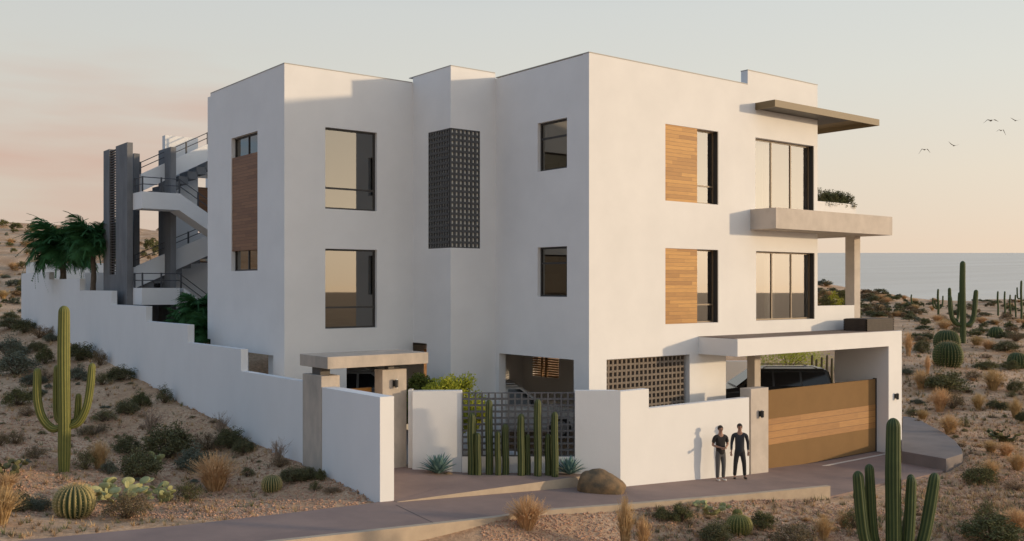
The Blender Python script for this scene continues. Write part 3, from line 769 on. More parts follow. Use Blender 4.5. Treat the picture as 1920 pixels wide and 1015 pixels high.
tpart('railing', railing([(-7.0, 21.3, 10.25), (-7.0, YL + .05, 10.25), (-5.42, YL + .05, 10.25), (-3.6, YL + .05, 9.08)], posts=[(-7.0, 21.3, 10.25), (-7.0, YL + .05, 10.25), (-6.2, YL + .05, 10.25), (-5.42, YL + .05, 10.25), (-4.6, YL + .05, 9.72)]), RAIL)
tpart('railing', railing([(-7.0, 21.3, 6.15), (-7.0, YL + .05, 6.15), (-5.42, YL + .05, 6.15), (-3.6, YL + .05, 4.8)], posts=[(-7.0, 21.3, 6.15), (-7.0, YL + .05, 6.15), (-6.2, YL + .05, 6.15), (-5.35, YL + .05, 6.15)]), RAIL)
tpart('railing', railing([(-6.45, BY0 + .07, 11.22), (-2.0, BY0 + .07, 13.58)], h=.5, posts=[(-6.45, BY0 + .07, 11.22), (-4.4, BY0 + .07, 12.3), (-3.4, BY0 + .07, 12.83)]), RAIL)
tpart('railing', railing([(-6.7, BY0 + .07, 7.1), (-2.4, BY0 + .07, 9.05)], h=.5, posts=[(-6.7, BY0 + .07, 7.1), (-4.3, BY0 + .07, 8.2)]), RAIL)

# ------------------------------------------------------------------ boundary walls, entrance, gates
gwall = thing('boundary_wall', (-7.7, 18, 4), 'long white boundary wall stepping down the left slope', 'wall')
steps = [(3.5, 7.88, 3.50), (7.88, 12.62, 4.20), (12.62, 17.18, 4.84), (17.18, 21.75, 5.43), (21.75, 26.72, 6.03), (26.72, 32.5, 6.58), (32.5, 38.9, 6.96)]
mb = MB()
for (y0, y1, z) in steps: mb.box((-7.84, y0, -.5), (-7.60, y1, z))
mb = MB(); prof = [(3.5, -.5)] + [q for (y0, y1, z) in steps for q in ((y0, z), (y1, z))] + [(38.9, -.5)]
# drop duplicate stations but keep the vertical steps
i0 = len(mb.v)
for x in (-7.84, -7.60): mb.v += [(x, y, z) for y, z in prof]
npf = len(prof)
bmx = None
for k in range(0, len(steps)):
    y0, y1, z = steps[k]
    for x in (-7.84, -7.60): mb.face([(x, y0, -.5), (x, y1, -.5), (x, y1, z), (x, y0, z)])
    mb.face([(-7.84, y0, z), (-7.84, y1, z), (-7.60, y1, z), (-7.60, y0, z)])
    if k: mb.face([(-7.84, y0, steps[k - 1][2]), (-7.60, y0, steps[k - 1][2]), (-7.60, y0, z), (-7.84, y0, z)])
mb.face([(-7.84, 38.9, -.5), (-7.6, 38.9, -.5), (-7.6, 38.9, 6.96), (-7.84, 38.9, 6.96)])
mb.v = mb.v[2 * npf:]; mb.f = [tuple(i - 2 * npf for i in f) for f in mb.f]
part('wall', mb, STUCCO_WALL, gwall)
part('return_wall', MB().box((-7.6, 38.6, -.5), (3, 38.85, 7.6)).box((-7.0, 29.0, 3), (-3.0, 29.2, 6.9)), STUCCO_WALL, gwall)

ent = thing('entrance_wing_wall', (-7.6, .7, .8), 'short white wing wall standing free in front of the dark concrete pillar', 'wall')
bevel(part('wall', MB().box((-7.835, -.76, -.3), (-7.42, 2.35, 3.43)), STUCCO_WALL, ent), .008)
epc = thing('entrance_portal', (-6.4, 2.9, 1), 'concrete entrance portal: two pillars under a thick flat slab', 'portal')
part('pillar', MB().box((-7.845, 2.36, .2), (-7.28, 3.5, 3.73)), CONC, epc, label='left concrete pillar, darker shaded face')
part('pillar', MB().box((-5.9, 2.36, .2), (-5.09, 2.80, 3.80)), CONC, epc)
part('stub', MB().box((-7.7, 2.7, 3.73), (-7.4, 3.2, 3.94)), BRONZE_DARK, epc)
part('stub', MB().box((-5.62, 2.5, 3.80), (-5.42, 2.72, 3.94)), BRONZE_DARK, epc)
bevel(part('slab', MB().box((-7.79, 2.11, 3.94), (-4.49, 3.80, 4.27)), CONC, epc), .01)
def sconce(loc, normal, label):
    n_ = Vector(normal); s_ = Vector((-n_.y, n_.x, 0))
    o = thing('wall_lamp', loc, label, 'lamp')
    mb = MB()
    def bx2(h0, h1, a, b_, z0, z1):
        p = [s_ * h0 + n_ * a, s_ * h1 + n_ * a, s_ * h1 + n_ * b_, s_ * h0 + n_ * b_]
        mb.hull8([(q.x, q.y, z0) for q in p] + [(q.x, q.y, z1) for q in p])
    bx2(-.07, .07, 0, .03, -.09, .09)
    me = mb.mesh('back_plate', LAMPM); bb = part('back_plate', me, None, o)
    mb = MB(); mb.tube([n_ * .10 + Vector((0, 0, -.11)), n_ * .10 + Vector((0, 0, .11))], .055, 12)
    part('lamp_body', mb.mesh('lamp_body', LAMPM, smooth=False), None, o)
    mb = MB(); mb.tube([n_ * .10 + Vector((0, 0, -.13)), n_ * .10 + Vector((0, 0, -.11))], .045, 12).tube([n_ * .10 + Vector((0, 0, .11)), n_ * .10 + Vector((0, 0, .13))], .045, 12)
    part('lens', mb.mesh('lens', LAMPW), None, o)
sconce(tuple(onY(740, 719, 2.358)), (0, -1, 0), 'black wall lamp on the right entrance pillar under the portal slab')
eg = thing('entrance_gate', (-6.6, 2.9, 1), 'brown wooden gate between the two entrance pillars', 'gate')
part('gate_leaf', MB().box((-7.27, 2.95, .9), (-5.92, 3.02, 3.26)), WOOD, eg)
part('handle', MB().box((-6.05, 2.9, 2.0), (-6.0, 2.94, 2.3)), LAMPM, eg)

# angled garden wall, parallel to its own direction E_
E_ = SIDE.normalized(); Nn = DEPTH.normalized()
def gp(px, d=28.5, off=0.0):
    p = atD(px, HY, d); return Vector((p.x, p.y, 0)) + Nn * off
def gbox(mb, p0, p1, z0, z1, d0=0.0, d1=.22, base=28.5):
    a = gp(p0, base); b_ = gp(p1, base)
    q = [a + Nn * d0, b_ + Nn * d0, b_ + Nn * d1, a + Nn * d1]
    mb.hull8([(k.x, k.y, z0) for k in q] + [(k.x, k.y, z1) for k in q]); return mb
def panel_(p0, p1):
    a = gp(p0, 28.34); b_ = gp(p1, 28.60); mb = MB(); q = [a, b_, b_ + Nn * .2, a + Nn * .4]
    return mb.hull8([(k.x, k.y, 0) for k in q] + [(k.x, k.y, 3.17) for k in q])
gw = thing('garden_wall', tuple(gp(960) + Vector((0, 0, .7))), 'white angled garden wall with a dark open-block panel behind the row of cacti', 'wall')
bevel(part('wall_panel', panel_(773, 866), STUCCO_WALL, gw), .008)
part('wall_end', gbox(MB(), 765, 772.5, 0, 3.19, .05, .4), STUCCO_WALL, gw)
part('wall_base', gbox(MB(), 866.3, 1077.7, 0, 1.245, .02, .22), STUCCO_WALL, gw)
a = gp(1078); c_ = Vector((-.31, -1.67, 0)); 
mb = MB(); q = [a, c_ , c_ + Vector((0, .30, 0)), a + Nn * .25]
mb.hull8([(k.x, k.y, -.2) for k in q] + [(k.x, k.y, 3.175) for k in q]); part('wall_panel', mb, STUCCO_WALL, gw)
g0 = gp(866.5)
block_screen('block_screen', (g0.x + Nn.x * .06, g0.y + Nn.y * .06), (E_.x, E_.y), (gp(1077.5) - g0).length, 1.25, 3.11, 17, 10, (Nn.x * .1, Nn.y * .1), mat('grille_grey', (.12, .12, .125), .8, noise_amt=.2, noise_scale=8), .27, gw)
fw_ = thing('front_wall', (2.6, -1.6, .1), 'white front boundary wall beside the road, stepping down behind the two people', 'wall')
mb = MB(); mb.box((-.305, -1.668, -.3), (.88, -1.42, 3.15)); part('wall_panel', mb, STUCCO_WALL, fw_)
part('wall', MB().box((.881, -1.662, -.3), (5.61, -1.42, 2.565)), STUCCO_WALL, fw_)
gpil = thing('gate_pillar', (6.15, -1.4, 0), 'pale concrete gate pillar between the white front wall and the garage gate', 'pillar')
bevel(part('pillar_shaft', MB().box((5.70, -1.665, -.3), (6.63, -1.22, 2.83)), CONC_PALE, gpil), .008)
sconce(tuple(onY(1425, 776, -1.667)), (0, -1, 0), 'black wall lamp on the pale concrete gate pillar')
sconce(tuple(onY(1678.5, 743, -1.672)), (0, -1, 0), 'small black wall lamp on the white carport column')
gg = thing('garage_gate', (10.5, -1.1, -.1), 'wide bronze sliding gate with a wooden band across its middle', 'gate')
YG = -1.15
part('gate_sheet', MB().box((6.66, YG, -.12), (13.985, YG + .08, .76)).box((6.66, YG, 1.66), (13.985, YG + .08, 2.64)), GATE, gg)
part('wood_band', MB().box((6.66, YG - .005, .763), (13.985, YG + .08, 1.657)), WOOD_GATE, gg)
part('end_post', MB().box((13.93, YG - .03, -.14), (13.996, YG + .10, 2.68)), BRONZE_DARK, gg)
part('track', MB().box((6.7, YG - .62, -.16), (13.9, YG - .52, -.135)), mat('track_steel', (.62, .58, .52), .5), gg)

# ------------------------------------------------------------------ plants
def rib_mat(name, valley, crest, rough=.6):
    m = bpy.data.materials.new(name); m.use_nodes = True; t = m.node_tree; b = t.nodes['Principled BSDF']; b.inputs['Roughness'].default_value = rough; b.inputs['Specular IOR Level'].default_value = .3
    a = t.nodes.new('ShaderNodeAttribute'); a.attribute_name = 'rib'
    r = t.nodes.new('ShaderNodeValToRGB'); e = r.color_ramp.elements
    e[0].position = .35; e[0].color = (*valley, 1); e[1].position = .92; e[1].color = (*crest, 1)
    t.links.new(a.outputs['Fac'], r.inputs[0])
    g = t.nodes.new('ShaderNodeNewGeometry'); n = t.nodes.new('ShaderNodeTexNoise'); n.inputs['Scale'].default_value = 5; n.inputs['Detail'].default_value = 4; t.links.new(g.outputs['Position'], n.inputs['Vector'])
    mr = t.nodes.new('ShaderNodeMapRange'); mr.inputs[3].default_value = .7; mr.inputs[4].default_value = 1.25; t.links.new(n.outputs[0], mr.inputs[0])
    v = t.nodes.new('ShaderNodeVectorMath'); v.operation = 'SCALE'; t.links.new(r.outputs[0], v.inputs[0]); t.links.new(mr.outputs[0], v.inputs['Scale'])
    t.links.new(v.outputs[0], b.inputs['Base Color'])
    return m
CACT = rib_mat('saguaro_skin', (.035, .058, .018), (.105, .125, .04))
CACT_Y = rib_mat('yellow_green_cactus_skin', (.095, .115, .028), (.25, .225, .06))
CACT_COL = rib_mat('column_cactus_skin', (.035, .055, .018), (.14, .145, .05))
BARREL = rib_mat('barrel_cactus_skin', (.05, .075, .028), (.40, .32, .13))
def catmull(pts, sub=6):
    P = [Vector(p) for p in pts]; P = [P[0] * 2 - P[1]] + P + [P[-1] * 2 - P[-2]]; o = []
    for i in range(1, len(P) - 2):
        for k in range(sub):
            t = k / sub; t2 = t * t; t3 = t2 * t
            o.append(.5 * ((2 * P[i]) + (P[i + 1] - P[i - 1]) * t + (2 * P[i - 1] - 5 * P[i] + 4 * P[i + 1] - P[i + 2]) * t2 + (3 * P[i] - P[i - 1] - 3 * P[i + 1] + P[i + 2]) * t3))
    o.append(P[-2]); return o
def ribbed(pts, rads, ribs=13, depth=.10, jitter=0.0):
    """ribbed cactus limb; returns mesh-builder + rib attribute"""
    n = ribs * 4; vs_, fs_, at = [], [], []
    up = None; pts = [Vector(p) for p in pts]
    for k, p in enumerate(pts):
        t = (pts[min(k + 1, len(pts) - 1)] - pts[max(k - 1, 0)]).normalized()
        if up is None: up = t.orthogonal().normalized()
        up = (up - t * up.dot(t)).normalized(); sd = t.cross(up)
        for j in range(n):
            a = 2 * math.pi * j / n; c = .5 + .5 * math.cos(a * ribs)
            r_ = rads[k] * (1 - depth + depth * 1.6 * c)
            q = p + (up * math.cos(a) + sd * math.sin(a)) * r_; vs_.append(tuple(q)); at.append(c)
    for k in range(len(pts) - 1):
        for j in range(n):
            a = k * n + j; b_ = k * n + (j + 1) % n; fs_.append((a, b_, b_ + n, a + n))
    fs_.append(tuple((len(pts) - 1) * n + j for j in range(n)))
    return vs_, fs_, at
def ribbed_mesh(name, pts, rads, m, ribs=13, depth=.10):
    v, f, a = ribbed(pts, rads, ribs, depth)
    me = bpy.data.meshes.new(name); me.from_pydata(v, [], f); me.materials.append(m)
    at = me.attributes.new('rib', 'FLOAT', 'POINT'); at.data.foreach_set('value', a)
    me.polygons.foreach_set('use_smooth', [True] * len(f)); me.update(); return me
def limb(path, r, taper_base=.85, dome=True):
    pts = catmull(path, 7); L_ = [0]
    for i in range(1, len(pts)): L_.append(L_[-1] + (pts[i] - pts[i - 1]).length)
    tot = L_[-1]; rads = []
    for l in L_:
        f = 1.0
        if l < .12 * tot: f = taper_base + (1 - taper_base) * l / (.12 * tot)
        if l > .75 * tot: f *= 1 - .10 * (l - .75 * tot) / (.25 * tot)
        rads.append(r * f)
    # domed tip
    tdir = (pts[-1] - pts[-2]).normalized(); base = pts[-1] - tdir * r * .2; rr = rads[-1]
    while len(pts) > 2 and (pts[-2] - base).dot(tdir) > -.001: pts.pop(-2); rads.pop(-2)
    pts[-1] = base
    for k in range(1, 7):
        a = k / 6 * math.pi / 2
        pts.append(base + tdir * r * 1.25 * math.sin(a)); rads.append(max(.004, rr * math.cos(a)))
    return pts, rads
def saguaro(name, base, sc, stem, arms, label, group=None, m=CACT, ribs=13, cat='cactus'):
    """stem=(height_px, radius_px); arms = list of (path[(side_px, depth_m, up_px)], radius_px); sc = metres per pixel"""
    t = thing(name, tuple(base), label, cat, group)
    def w_(p): return SIDE * (p[0] * sc) + DEPTH * p[1] + Vector((0, 0, p[2] * sc))
    h, r = stem
    pts, rads = limb([w_((0, 0, -12)), w_((0.6, 0, h * .3)), w_((-.5, 0, h * .7)), w_((0, 0, h))], r * sc, .8)
    part('stem', ribbed_mesh('stem', pts, rads, m, ribs), None, t)
    for path, ra in arms:
        pts, rads = limb([w_(p) for p in path], ra * sc, .75)
        part('arm', ribbed_mesh('arm', pts, rads, m, max(8, ribs - 3)), None, t)
    return t
def gloc(px, py):
    return ground_hits([(px, py)])[0]
p, d = gloc(120, 884)
sc = d / F
saguaro('saguaro', p, sc, (299, 10.7), [
    ([(-6, 0, 82), (-22, 0, 80), (-40, -.02, 100), (-49, -.02, 135), (-50, 0, 186)], 7.3),
    ([(-4, .05, 92), (-14, .1, 97), (-18, .12, 125), (-17, .12, 192)], 6.2),
    ([(8, .05, 82), (26, .08, 92), (40, .08, 120), (47, .08, 160), (50, .08, 195)], 7),
    ([(6, .15, 88), (17, .2, 95), (20, .2, 115), (21, .2, 138)], 6)],
    'tall yellow-green saguaro with four arms on the left slope in front of the long wall', m=CACT_Y)
# foreground saguaro
pf = CAM + ray(1675) * 20.0; pf.z = hgt(pf.x, pf.y)
hb = (pf.z - (6.2 - (798 - HY) / F * 20)) * -1 / (20 / F)
saguaro('saguaro', pf, 20 / F, (hb, 13.5), [
    ([(-6, 0, 60), (-34, 0, 78), (-52, 0, 110), (-60, 0, 160), (-66, 0, hb - 96)], 10.5),
    ([(-5, .1, 70), (-24, .15, 90), (-34, .15, 130), (-40, .15, hb - 84)], 9),
    ([(6, -.05, 64), (22, -.05, 82), (28, -.05, 130), (32, -.05, hb - 104)], 9.5),
    ([(5, .25, 70), (30, .35, 100), (41, .35, 150), (46, .35, hb - 106)], 8),
    ([(8, 0, 55), (42, 0, 72), (58, 0, 120), (68, 0, 170), (77, 0, hb - 100)], 11)],
    'large dark green saguaro with five arms in the front right foreground')
p, d = gloc(1805, 643)
saguaro('saguaro', p, d / F, (148, 5.2), [
    ([(-3, 0, 33), (-14, 0, 38), (-21, 0, 52), (-24, 0, 84)], 4),
    ([(-3, .5, 40), (-10, .7, 46), (-14, .8, 60), (-15, .8, 100)], 3.2),
    ([(3, 0, 33), (14, 0, 36), (21, 0, 52), (25, 0, 95)], 4.4),
    ([(3, 1.2, 40), (9, 1.4, 50), (11, 1.4, 92)], 2.6)],
    'tall saguaro with raised arms on the right slope against the sea')
for px, py, h, r, arms, lb in [
    (1709, 574, 20, 2.2, [], 'tiny lone saguaro left of the others on the far right crest'),
    (1759, 590, 46, 3, [([(-2, 0, 10), (-9, 0, 16), (-10, 0, 30)], 2.2), ([(2, 0, 10), (8, 0, 18), (9, 0, 34)], 2.2), ([(-1, 0, 12), (-5, 0, 18), (-6, 0, 26)], 2)], 'bushy many-armed saguaro on the far crest between the lone one and the tall one'),
    (1871, 592, 44, 2.6, [], 'leftmost of the row of plain saguaro columns at the far right crest'),
    (1884, 596, 48, 2.5, [], 'second of the row of plain saguaro columns at the far right crest'),
    (1894, 598, 44, 2.3, [], 'third of the row of plain saguaro columns at the far right crest'),
    (1904, 598, 44, 2.3, [], 'fourth of the row of plain saguaro columns, next to the armed one'),
    (1915, 600, 72, 3, [([(-2, 0, 40), (-7, 0, 42), (-8, 0, 60)], 2), ([(2, 0, 36), (6, 0, 40), (7, 0, 62)], 2)], 'armed saguaro at the right edge of the far crest')]:
    p, d = gloc(px, py)
    saguaro('saguaro', p, d / F, (h, r * .65), [(a_, b_ * .65) for a_, b_ in arms], lb, 'saguaros on the far right crest', ribs=9)

def barrel(px, py, wpx, hpx, label, m=BARREL, ribs=22, group=None):
    p, d = gloc(px, py); r = wpx * .5 * d / F; h = hpx * d / F
    t = thing('barrel_cactus', tuple(p + DEPTH * r * .6), label, 'cactus', group)
    n = 16; pts = []; rads = []
    for k in range(n + 1):
        a = -math.pi / 2 * .75 + (math.pi / 2 * 1.75) * k / n
        pts.append(Vector((0, 0, h * (.44 + .56 * math.sin(a))))); rads.append(max(.01, r * math.cos(a) ** .75 if math.cos(a) > 0 else .01))
    part('body', ribbed_mesh('body', pts, rads, m, ribs, .16), None, t)
    # spine tufts along the ribs
    mb = MB(); rr = random.Random(int(px))
    for j in range(ribs):
        a = 2 * math.pi * j / ribs
        for k in range(2, n + 1):
            for q in range(3):
                c = pts[k] + Vector((math.cos(a), math.sin(a), 0)) * rads[k] * 1.05
                dr = (Vector((math.cos(a) * rads[k], math.sin(a) * rads[k], (pts[k].z - h * .4) * .9)).normalized() + Vector((rr.uniform(-.6, .6), rr.uniform(-.6, .6), rr.uniform(-.3, .7)))).normalized()
                s_ = dr.orthogonal().normalized() * r * .012
                mb.face([c - s_, c + s_, c + dr * r * .17])
    part('spines', mb.mesh('spines', SPINE), None, t)
    return t
SPINE = mat('spine_straw', (.55, .40, .20), .7)
barrel(130, 972, 70, 58, 'big golden-ribbed barrel cactus beside the road at the lower left', BARREL)
barrel(507, 924, 36, 30, 'small dark barrel cactus in the shade near the entrance wing wall')
barrel(1784, 689, 50, 47, 'front and larger of the two big barrel cacti on the right slope', CACT, 26)
barrel(1781, 660, 44, 40, 'rear barrel cactus half hidden behind the larger one on the right slope', CACT, 24)
barrel(1389, 1005, 46, 36, 'bright green barrel cactus in the gravel below the kerb', CACT_Y)
barrel(1384, 973, 18, 17, 'little barrel cactus just behind the bright green one below the kerb', CACT_Y, 14)
barrel(1871, 634, 24, 21, 'small round barrel cactus far up the right slope', CACT, 14)
barrel(1912, 692, 32, 30, 'dark barrel cactus at the right edge of the photo beside tall grass', CACT, 18)

# leafy prototypes, all of unit width and unit height
def leaf_mat(name, c, c2=None, objr=.22, tr=.12):
    return mat(name, c, .75, color2=c2 or tuple(x * .6 for x in c), noise_scale=7, spec=.2, objrand=objr, trans=tr)
LM = dict(dark=leaf_mat('leaf_dark_green', (.185, .175, .082), (.085, .088, .042)), olive=leaf_mat('leaf_olive', (.19, .185, .075), (.10, .10, .042)), brown=leaf_mat('leaf_brown', (.28, .20, .11), (.17, .125, .07)),
          gold=leaf_mat('grass_gold', (.66, .46, .24), (.48, .31, .15), .15, .25), pale=leaf_mat('grass_pale', (.50, .40, .26), (.36, .27, .16), .15, .2),
          grey=leaf_mat('leaf_grey_green', (.19, .20, .14), (.11, .12, .085)), yellow=leaf_mat('leaf_yellow_green', (.50, .50, .06), (.33, .36, .045), .1, .3),
          tropic=leaf_mat('leaf_tropical', (.055, .16, .05), (.035, .105, .035), .1, .2), agave=leaf_mat('agave_blue', (.19, .31, .29), (.12, .21, .19), .1, 0), pear=leaf_mat('pear_pad', (.40, .39, .19), (.26, .27, .12), .12, 0))
TWIG = mat('twig', (.13, .09, .06), .9)
def bush_mesh(name, seed, m, n=3800, leaf=.040, dome=.9, clumps=52, twig=60):
    r_ = random.Random(seed); mb = MB()
    cl = []
    for i in range(clumps):
        a = r_.uniform(0, 2 * math.pi); e = math.acos(r_.uniform(0, 1)); q = r_.uniform(.45, 1) ** .6
        c = Vector((math.cos(a) * math.sin(e) * .40 * q, math.sin(a) * math.sin(e) * .40 * q, (.18 + .68 * math.cos(e) * q) * (.75 + .3 * r_.random())))
        cl.append((c, r_.uniform(.09, .18)))
    for c, rr in cl:
        for k in range(n // clumps):
            o = Vector((r_.gauss(0, 1), r_.gauss(0, 1), r_.gauss(0, 1))).normalized() * rr * r_.random() ** .4
            o.z *= 1.15
            p = c + o
            if p.z < .01: p.z = .01 + r_.random() * .05
            dv_ = Vector((r_.gauss(0, 1), r_.gauss(0, 1), r_.gauss(.4, 1))).normalized(); s_ = dv_.orthogonal().normalized()
            s_ = (Matrix.Rotation(r_.uniform(0, 6.28), 3, dv_) @ s_) * leaf * r_.uniform(.2, .38); l_ = dv_ * leaf * r_.uniform(.8, 1.6)
            mb.face([p - s_, p + l_ * .5 - s_ * 1.2, p + l_, p + l_ * .5 + s_ * 1.2])
    for k in range(twig):
        c, rr = r_.choice(cl); e = c + Vector((r_.gauss(0, .05), r_.gauss(0, .05), r_.uniform(.02, .16)))
        mb.tube([(r_.uniform(-.04, .04), r_.uniform(-.04, .04), -.03), c * .55 + Vector((0, 0, .05)), e], [.008, .005, .002], 3, mi=1, caps=False)
    return mb.mesh(name, [m, TWIG])
def grass_mesh(name, seed, m, n=620, spread=.62, upright=.62, head=True):
    r_ = random.Random(seed); mb = MB()
    for k in range(n):
        a = r_.uniform(0, 6.283); lean = r_.random() ** upright; L_ = r_.uniform(.55, 1.02)
        b_ = Vector((math.cos(a), math.sin(a), 0)); base = b_ * r_.uniform(0, .12) + Vector((0, 0, -.03))
        tip = b_ * lean * spread + Vector((r_.gauss(0, .03), r_.gauss(0, .03), L_ * (1 - .35 * lean * lean)))
        mid = base * .5 + tip * .5 + Vector((0, 0, .12)) - b_ * .08 * lean
        s_ = Vector((-b_.y, b_.x, 0)); s_ = (Matrix.Rotation(r_.uniform(-.9, .9), 3, 'Z') @ s_) * .0095
        mb.face([base - s_, base + s_, mid + s_ * .9, mid - s_ * .9]); mb.face([mid - s_ * .9, mid + s_ * .9, tip + s_ * .25, tip - s_ * .25])
        if head and k % 3 == 0:
            for q in range(3):
                p = tip - (tip - mid) * .12 * q; o = Vector((r_.gauss(0, .012), r_.gauss(0, .012), .02))
                mb.face([p - s_, p + s_ + o, p + o * 2.4])
    return mb.mesh(name, m)
def twig_mesh(name, seed, m, n=26):
    r_ = random.Random(seed); mb = MB()
    def br(p, d_, L_, rad, lv):
        q = p + d_ * L_ * .5 + Vector((r_.gauss(0, .02), r_.gauss(0, .02), 0)); e = p + d_ * L_
        mb.tube([p, q, e], [rad, rad * .8, rad * .5], 3, caps=False)
        if lv:
            for k in range(3):
                d2 = (d_ + Vector((r_.gauss(0, .4), r_.gauss(0, .4), r_.gauss(.1, .25)))).normalized(); br(p.lerp(e, r_.uniform(.35, 1)), d2, L_ * .5, rad * .6, lv - 1)
    for k in range(n):
        a = r_.uniform(0, 6.283); l_ = r_.uniform(.05, .55)
        br(Vector((0, 0, -.02)), Vector((math.cos(a) * l_, math.sin(a) * l_, 1)).normalized(), r_.uniform(.45, .75), .009, 2)
    return mb.mesh(name, m)
def pad(mb, c, up, face, rx, rz, th=.16, mi=0):
    up = up.normalized(); face = (face - up * face.dot(up)).normalized(); sd = up.cross(face); i = len(mb.v); n = 10; rows = [(-1, 0), (-.8, .55), (-.4, .88), (.1, 1), (.6, .82), (.9, .42), (1, 0)]
    for h, w_ in rows:
        for j in range(n):
            a = 2 * math.pi * j / n
            mb.v.append(tuple(c + up * (h * rz + rz) + sd * math.cos(a) * rx * max(w_, .02) + face * math.sin(a) * rx * th * max(w_, .02)))
    for k in range(len(rows) - 1):
        for j in range(n):
            a = i + k * n + j; b_ = i + k * n + (j + 1) % n; mb.f.append((a, b_, b_ + n, a + n)); mb.mi.append(mi)
def pear_mesh(name, seed, m, n0=6):
    r_ = random.Random(seed); mb = MB()
    def grow(c, up, lv, s_):
        f = Vector((r_.gauss(0, 1), r_.gauss(0, 1), r_.gauss(0, .3)))
        pad(mb, c, up, f, .105 * s_, .13 * s_)
        if lv:
            for k in range(r_.choice((1, 2, 2))):
                u2 = (up + Vector((r_.gauss(0, .55), r_.gauss(0, .55), .25))).normalized()
                grow(c + up.normalized() * .24 * s_, u2, lv - 1, s_ * r_.uniform(.82, 1))
    for k in range(n0):
        a = 6.283 * k / n0 + r_.random(); grow(Vector((math.cos(a) * .16, math.sin(a) * .16, -.03)), Vector((math.cos(a) * .5, math.sin(a) * .5, 1)), 2, 1.15)
    return mb.mesh(name, m, smooth=True)
def agave_mesh(name, seed, m, n=44):
    r_ = random.Random(seed); mb = MB()
    for k in range(n):
        a = k * 2.399; el = R(12 + 70 * (k / n)); L_ = r_.uniform(.46, .56)
        d_ = Vector((math.cos(a) * math.cos(el), math.sin(a) * math.cos(el), math.sin(el))); s_ = Vector((-math.sin(a), math.cos(a), 0)); upv = s_.cross(d_) * -1
        P = [Vector((0, 0, .06)) + d_ * L_ * t_ + Vector((0, 0, .12 * math.sin(t_ * 2))) * .5 for t_ in (0, .35, .7, 1)]; W = (.030, .042, .030, .002)
        for q in range(3):
            for sg in (-1, 1):
                mb.face([P[q], P[q] + s_ * W[q] * sg + Vector((0, 0, W[q] * .6)), P[q + 1] + s_ * W[q + 1] * sg + Vector((0, 0, W[q + 1] * .6)), P[q + 1]])
    me = mb.mesh(name, m)
    for v in me.vertices: v.co.z *= 1.5
    return me
PROTO = {}
def proto(kind):
    if kind in PROTO: return PROTO[kind]
    base = kind.split('_')
    L_ = []
    for s_ in range(3):
        h_ = hash_(kind) + s_
        if base[0] == 'bush': me_ = bush_mesh('bush', h_, LM[base[1]])
        elif base[0] == 'far': me_ = bush_mesh('bush', h_, LM[base[1]], n=700, leaf=.10, clumps=22, twig=0)
        elif base[0] == 'sparse': me_ = bush_mesh('bush', h_, LM[base[1]], n=2400, leaf=.032, clumps=46, twig=90)
        elif base[0] == 'grass': me_ = grass_mesh('grass', h_, LM[base[1]])
        elif base[0] == 'tall': me_ = grass_mesh('grass', h_, LM[base[1]], n=420, spread=.42, upright=.9)
        elif base[0] == 'twig': me_ = twig_mesh('twigs', h_, mat('pale_twig', (.30, .22, .16), .9))
        elif base[0] == 'pear': me_ = pear_mesh('pads', h_, LM['pear'] if len(base) < 2 else LM[base[1]])
        elif base[0] == 'agave': me_ = agave_mesh('agave', h_, LM['agave'])
        L_.append(me_)
    PROTO[kind] = L_; return L_
def hash_(s_): return sum(ord(c) * (i + 3) for i, c in enumerate(s_)) % 9973
NAMES = dict(bush=('desert_shrub', 'shrub'), far=('desert_shrub', 'shrub'), sparse=('desert_shrub', 'shrub'), grass=('dry_grass_tuft', 'grass tuft'), tall=('dry_grass_tuft', 'grass tuft'), twig=('bare_twig_shrub', 'shrub'), pear=('prickly_pear', 'cactus'), agave=('agave', 'agave'))
QUEUE = []
def plant(kind, px, py, w_, h_, label, group=None): QUEUE.append((kind, px, py, w_, h_, label, group))
A = 'shaded left slope'
plant('grass_gold', 2, 982, 78, 82, 'bright orange grass tuft at the lower left corner by the road')
plant('bush_dark', 32, 957, 60, 46, 'low dark shrub just behind the bright orange grass tuft at lower left')
plant('bush_grey', 75, 955, 60, 34, 'grey flat shrub left of the golden-ribbed barrel cactus')
plant('pear_dark', 14, 890, 60, 44, 'dark prickly pear at the left edge above the barrel cactus')
plant('grass_gold', 12, 918, 54, 34, 'low orange grass clump below the prickly pear at the left edge')
plant('pear', 222, 938, 118, 58, 'prickly pear with pale yellow pads lit beside the barrel cactus')
plant('sparse_brown', 238, 972, 118, 62, 'tangled brown twiggy shrub in front of the pale prickly pear by the road')
plant('pear', 300, 938, 72, 42, 'low pale prickly pear to the right of the tangled brown shrub')
plant('sparse_olive', 352, 938, 66, 46, 'yellowish green shrub by the roadside right of the low pale prickly pear')
plant('grass_gold', 403, 920, 96, 76, 'large golden brown grass tuft in the middle of the left slope')
plant('sparse_brown', 66, 860, 52, 34, 'round brown shrub left of the tall saguaro foot')
plant('sparse_brown', 28, 832, 46, 32, 'small brown shrub at the left edge above the round brown one')
plant('sparse_brown', 0, 838, 38, 38, 'brown shrub cut by the left edge of the photo')
plant('grass_gold', 186, 880, 44, 58, 'golden upright grass right of the tall saguaro foot')
plant('sparse_olive', 160, 880, 56, 48, 'olive shrub directly beside the tall saguaro foot')
plant('bush_grey', 204, 888, 36, 32, 'rounded pale grey shrub between golden grass and dark shrub')
plant('bush_dark', 262, 896, 92, 66, 'dark broad shrub topped by pale cholla stems on the left slope')
plant('pear', 276, 882, 58, 50, 'pale cholla-like cactus rising out of the dark broad shrub')
plant('bush_dark', 316, 858, 108, 82, 'largest dark green shrub on the left slope')
plant('twig_x', 282, 816, 66, 52, 'pale bare twigs standing behind the largest dark shrub')
plant('bush_dark', 240, 850, 60, 42, 'dark shrub left of the largest dark shrub')
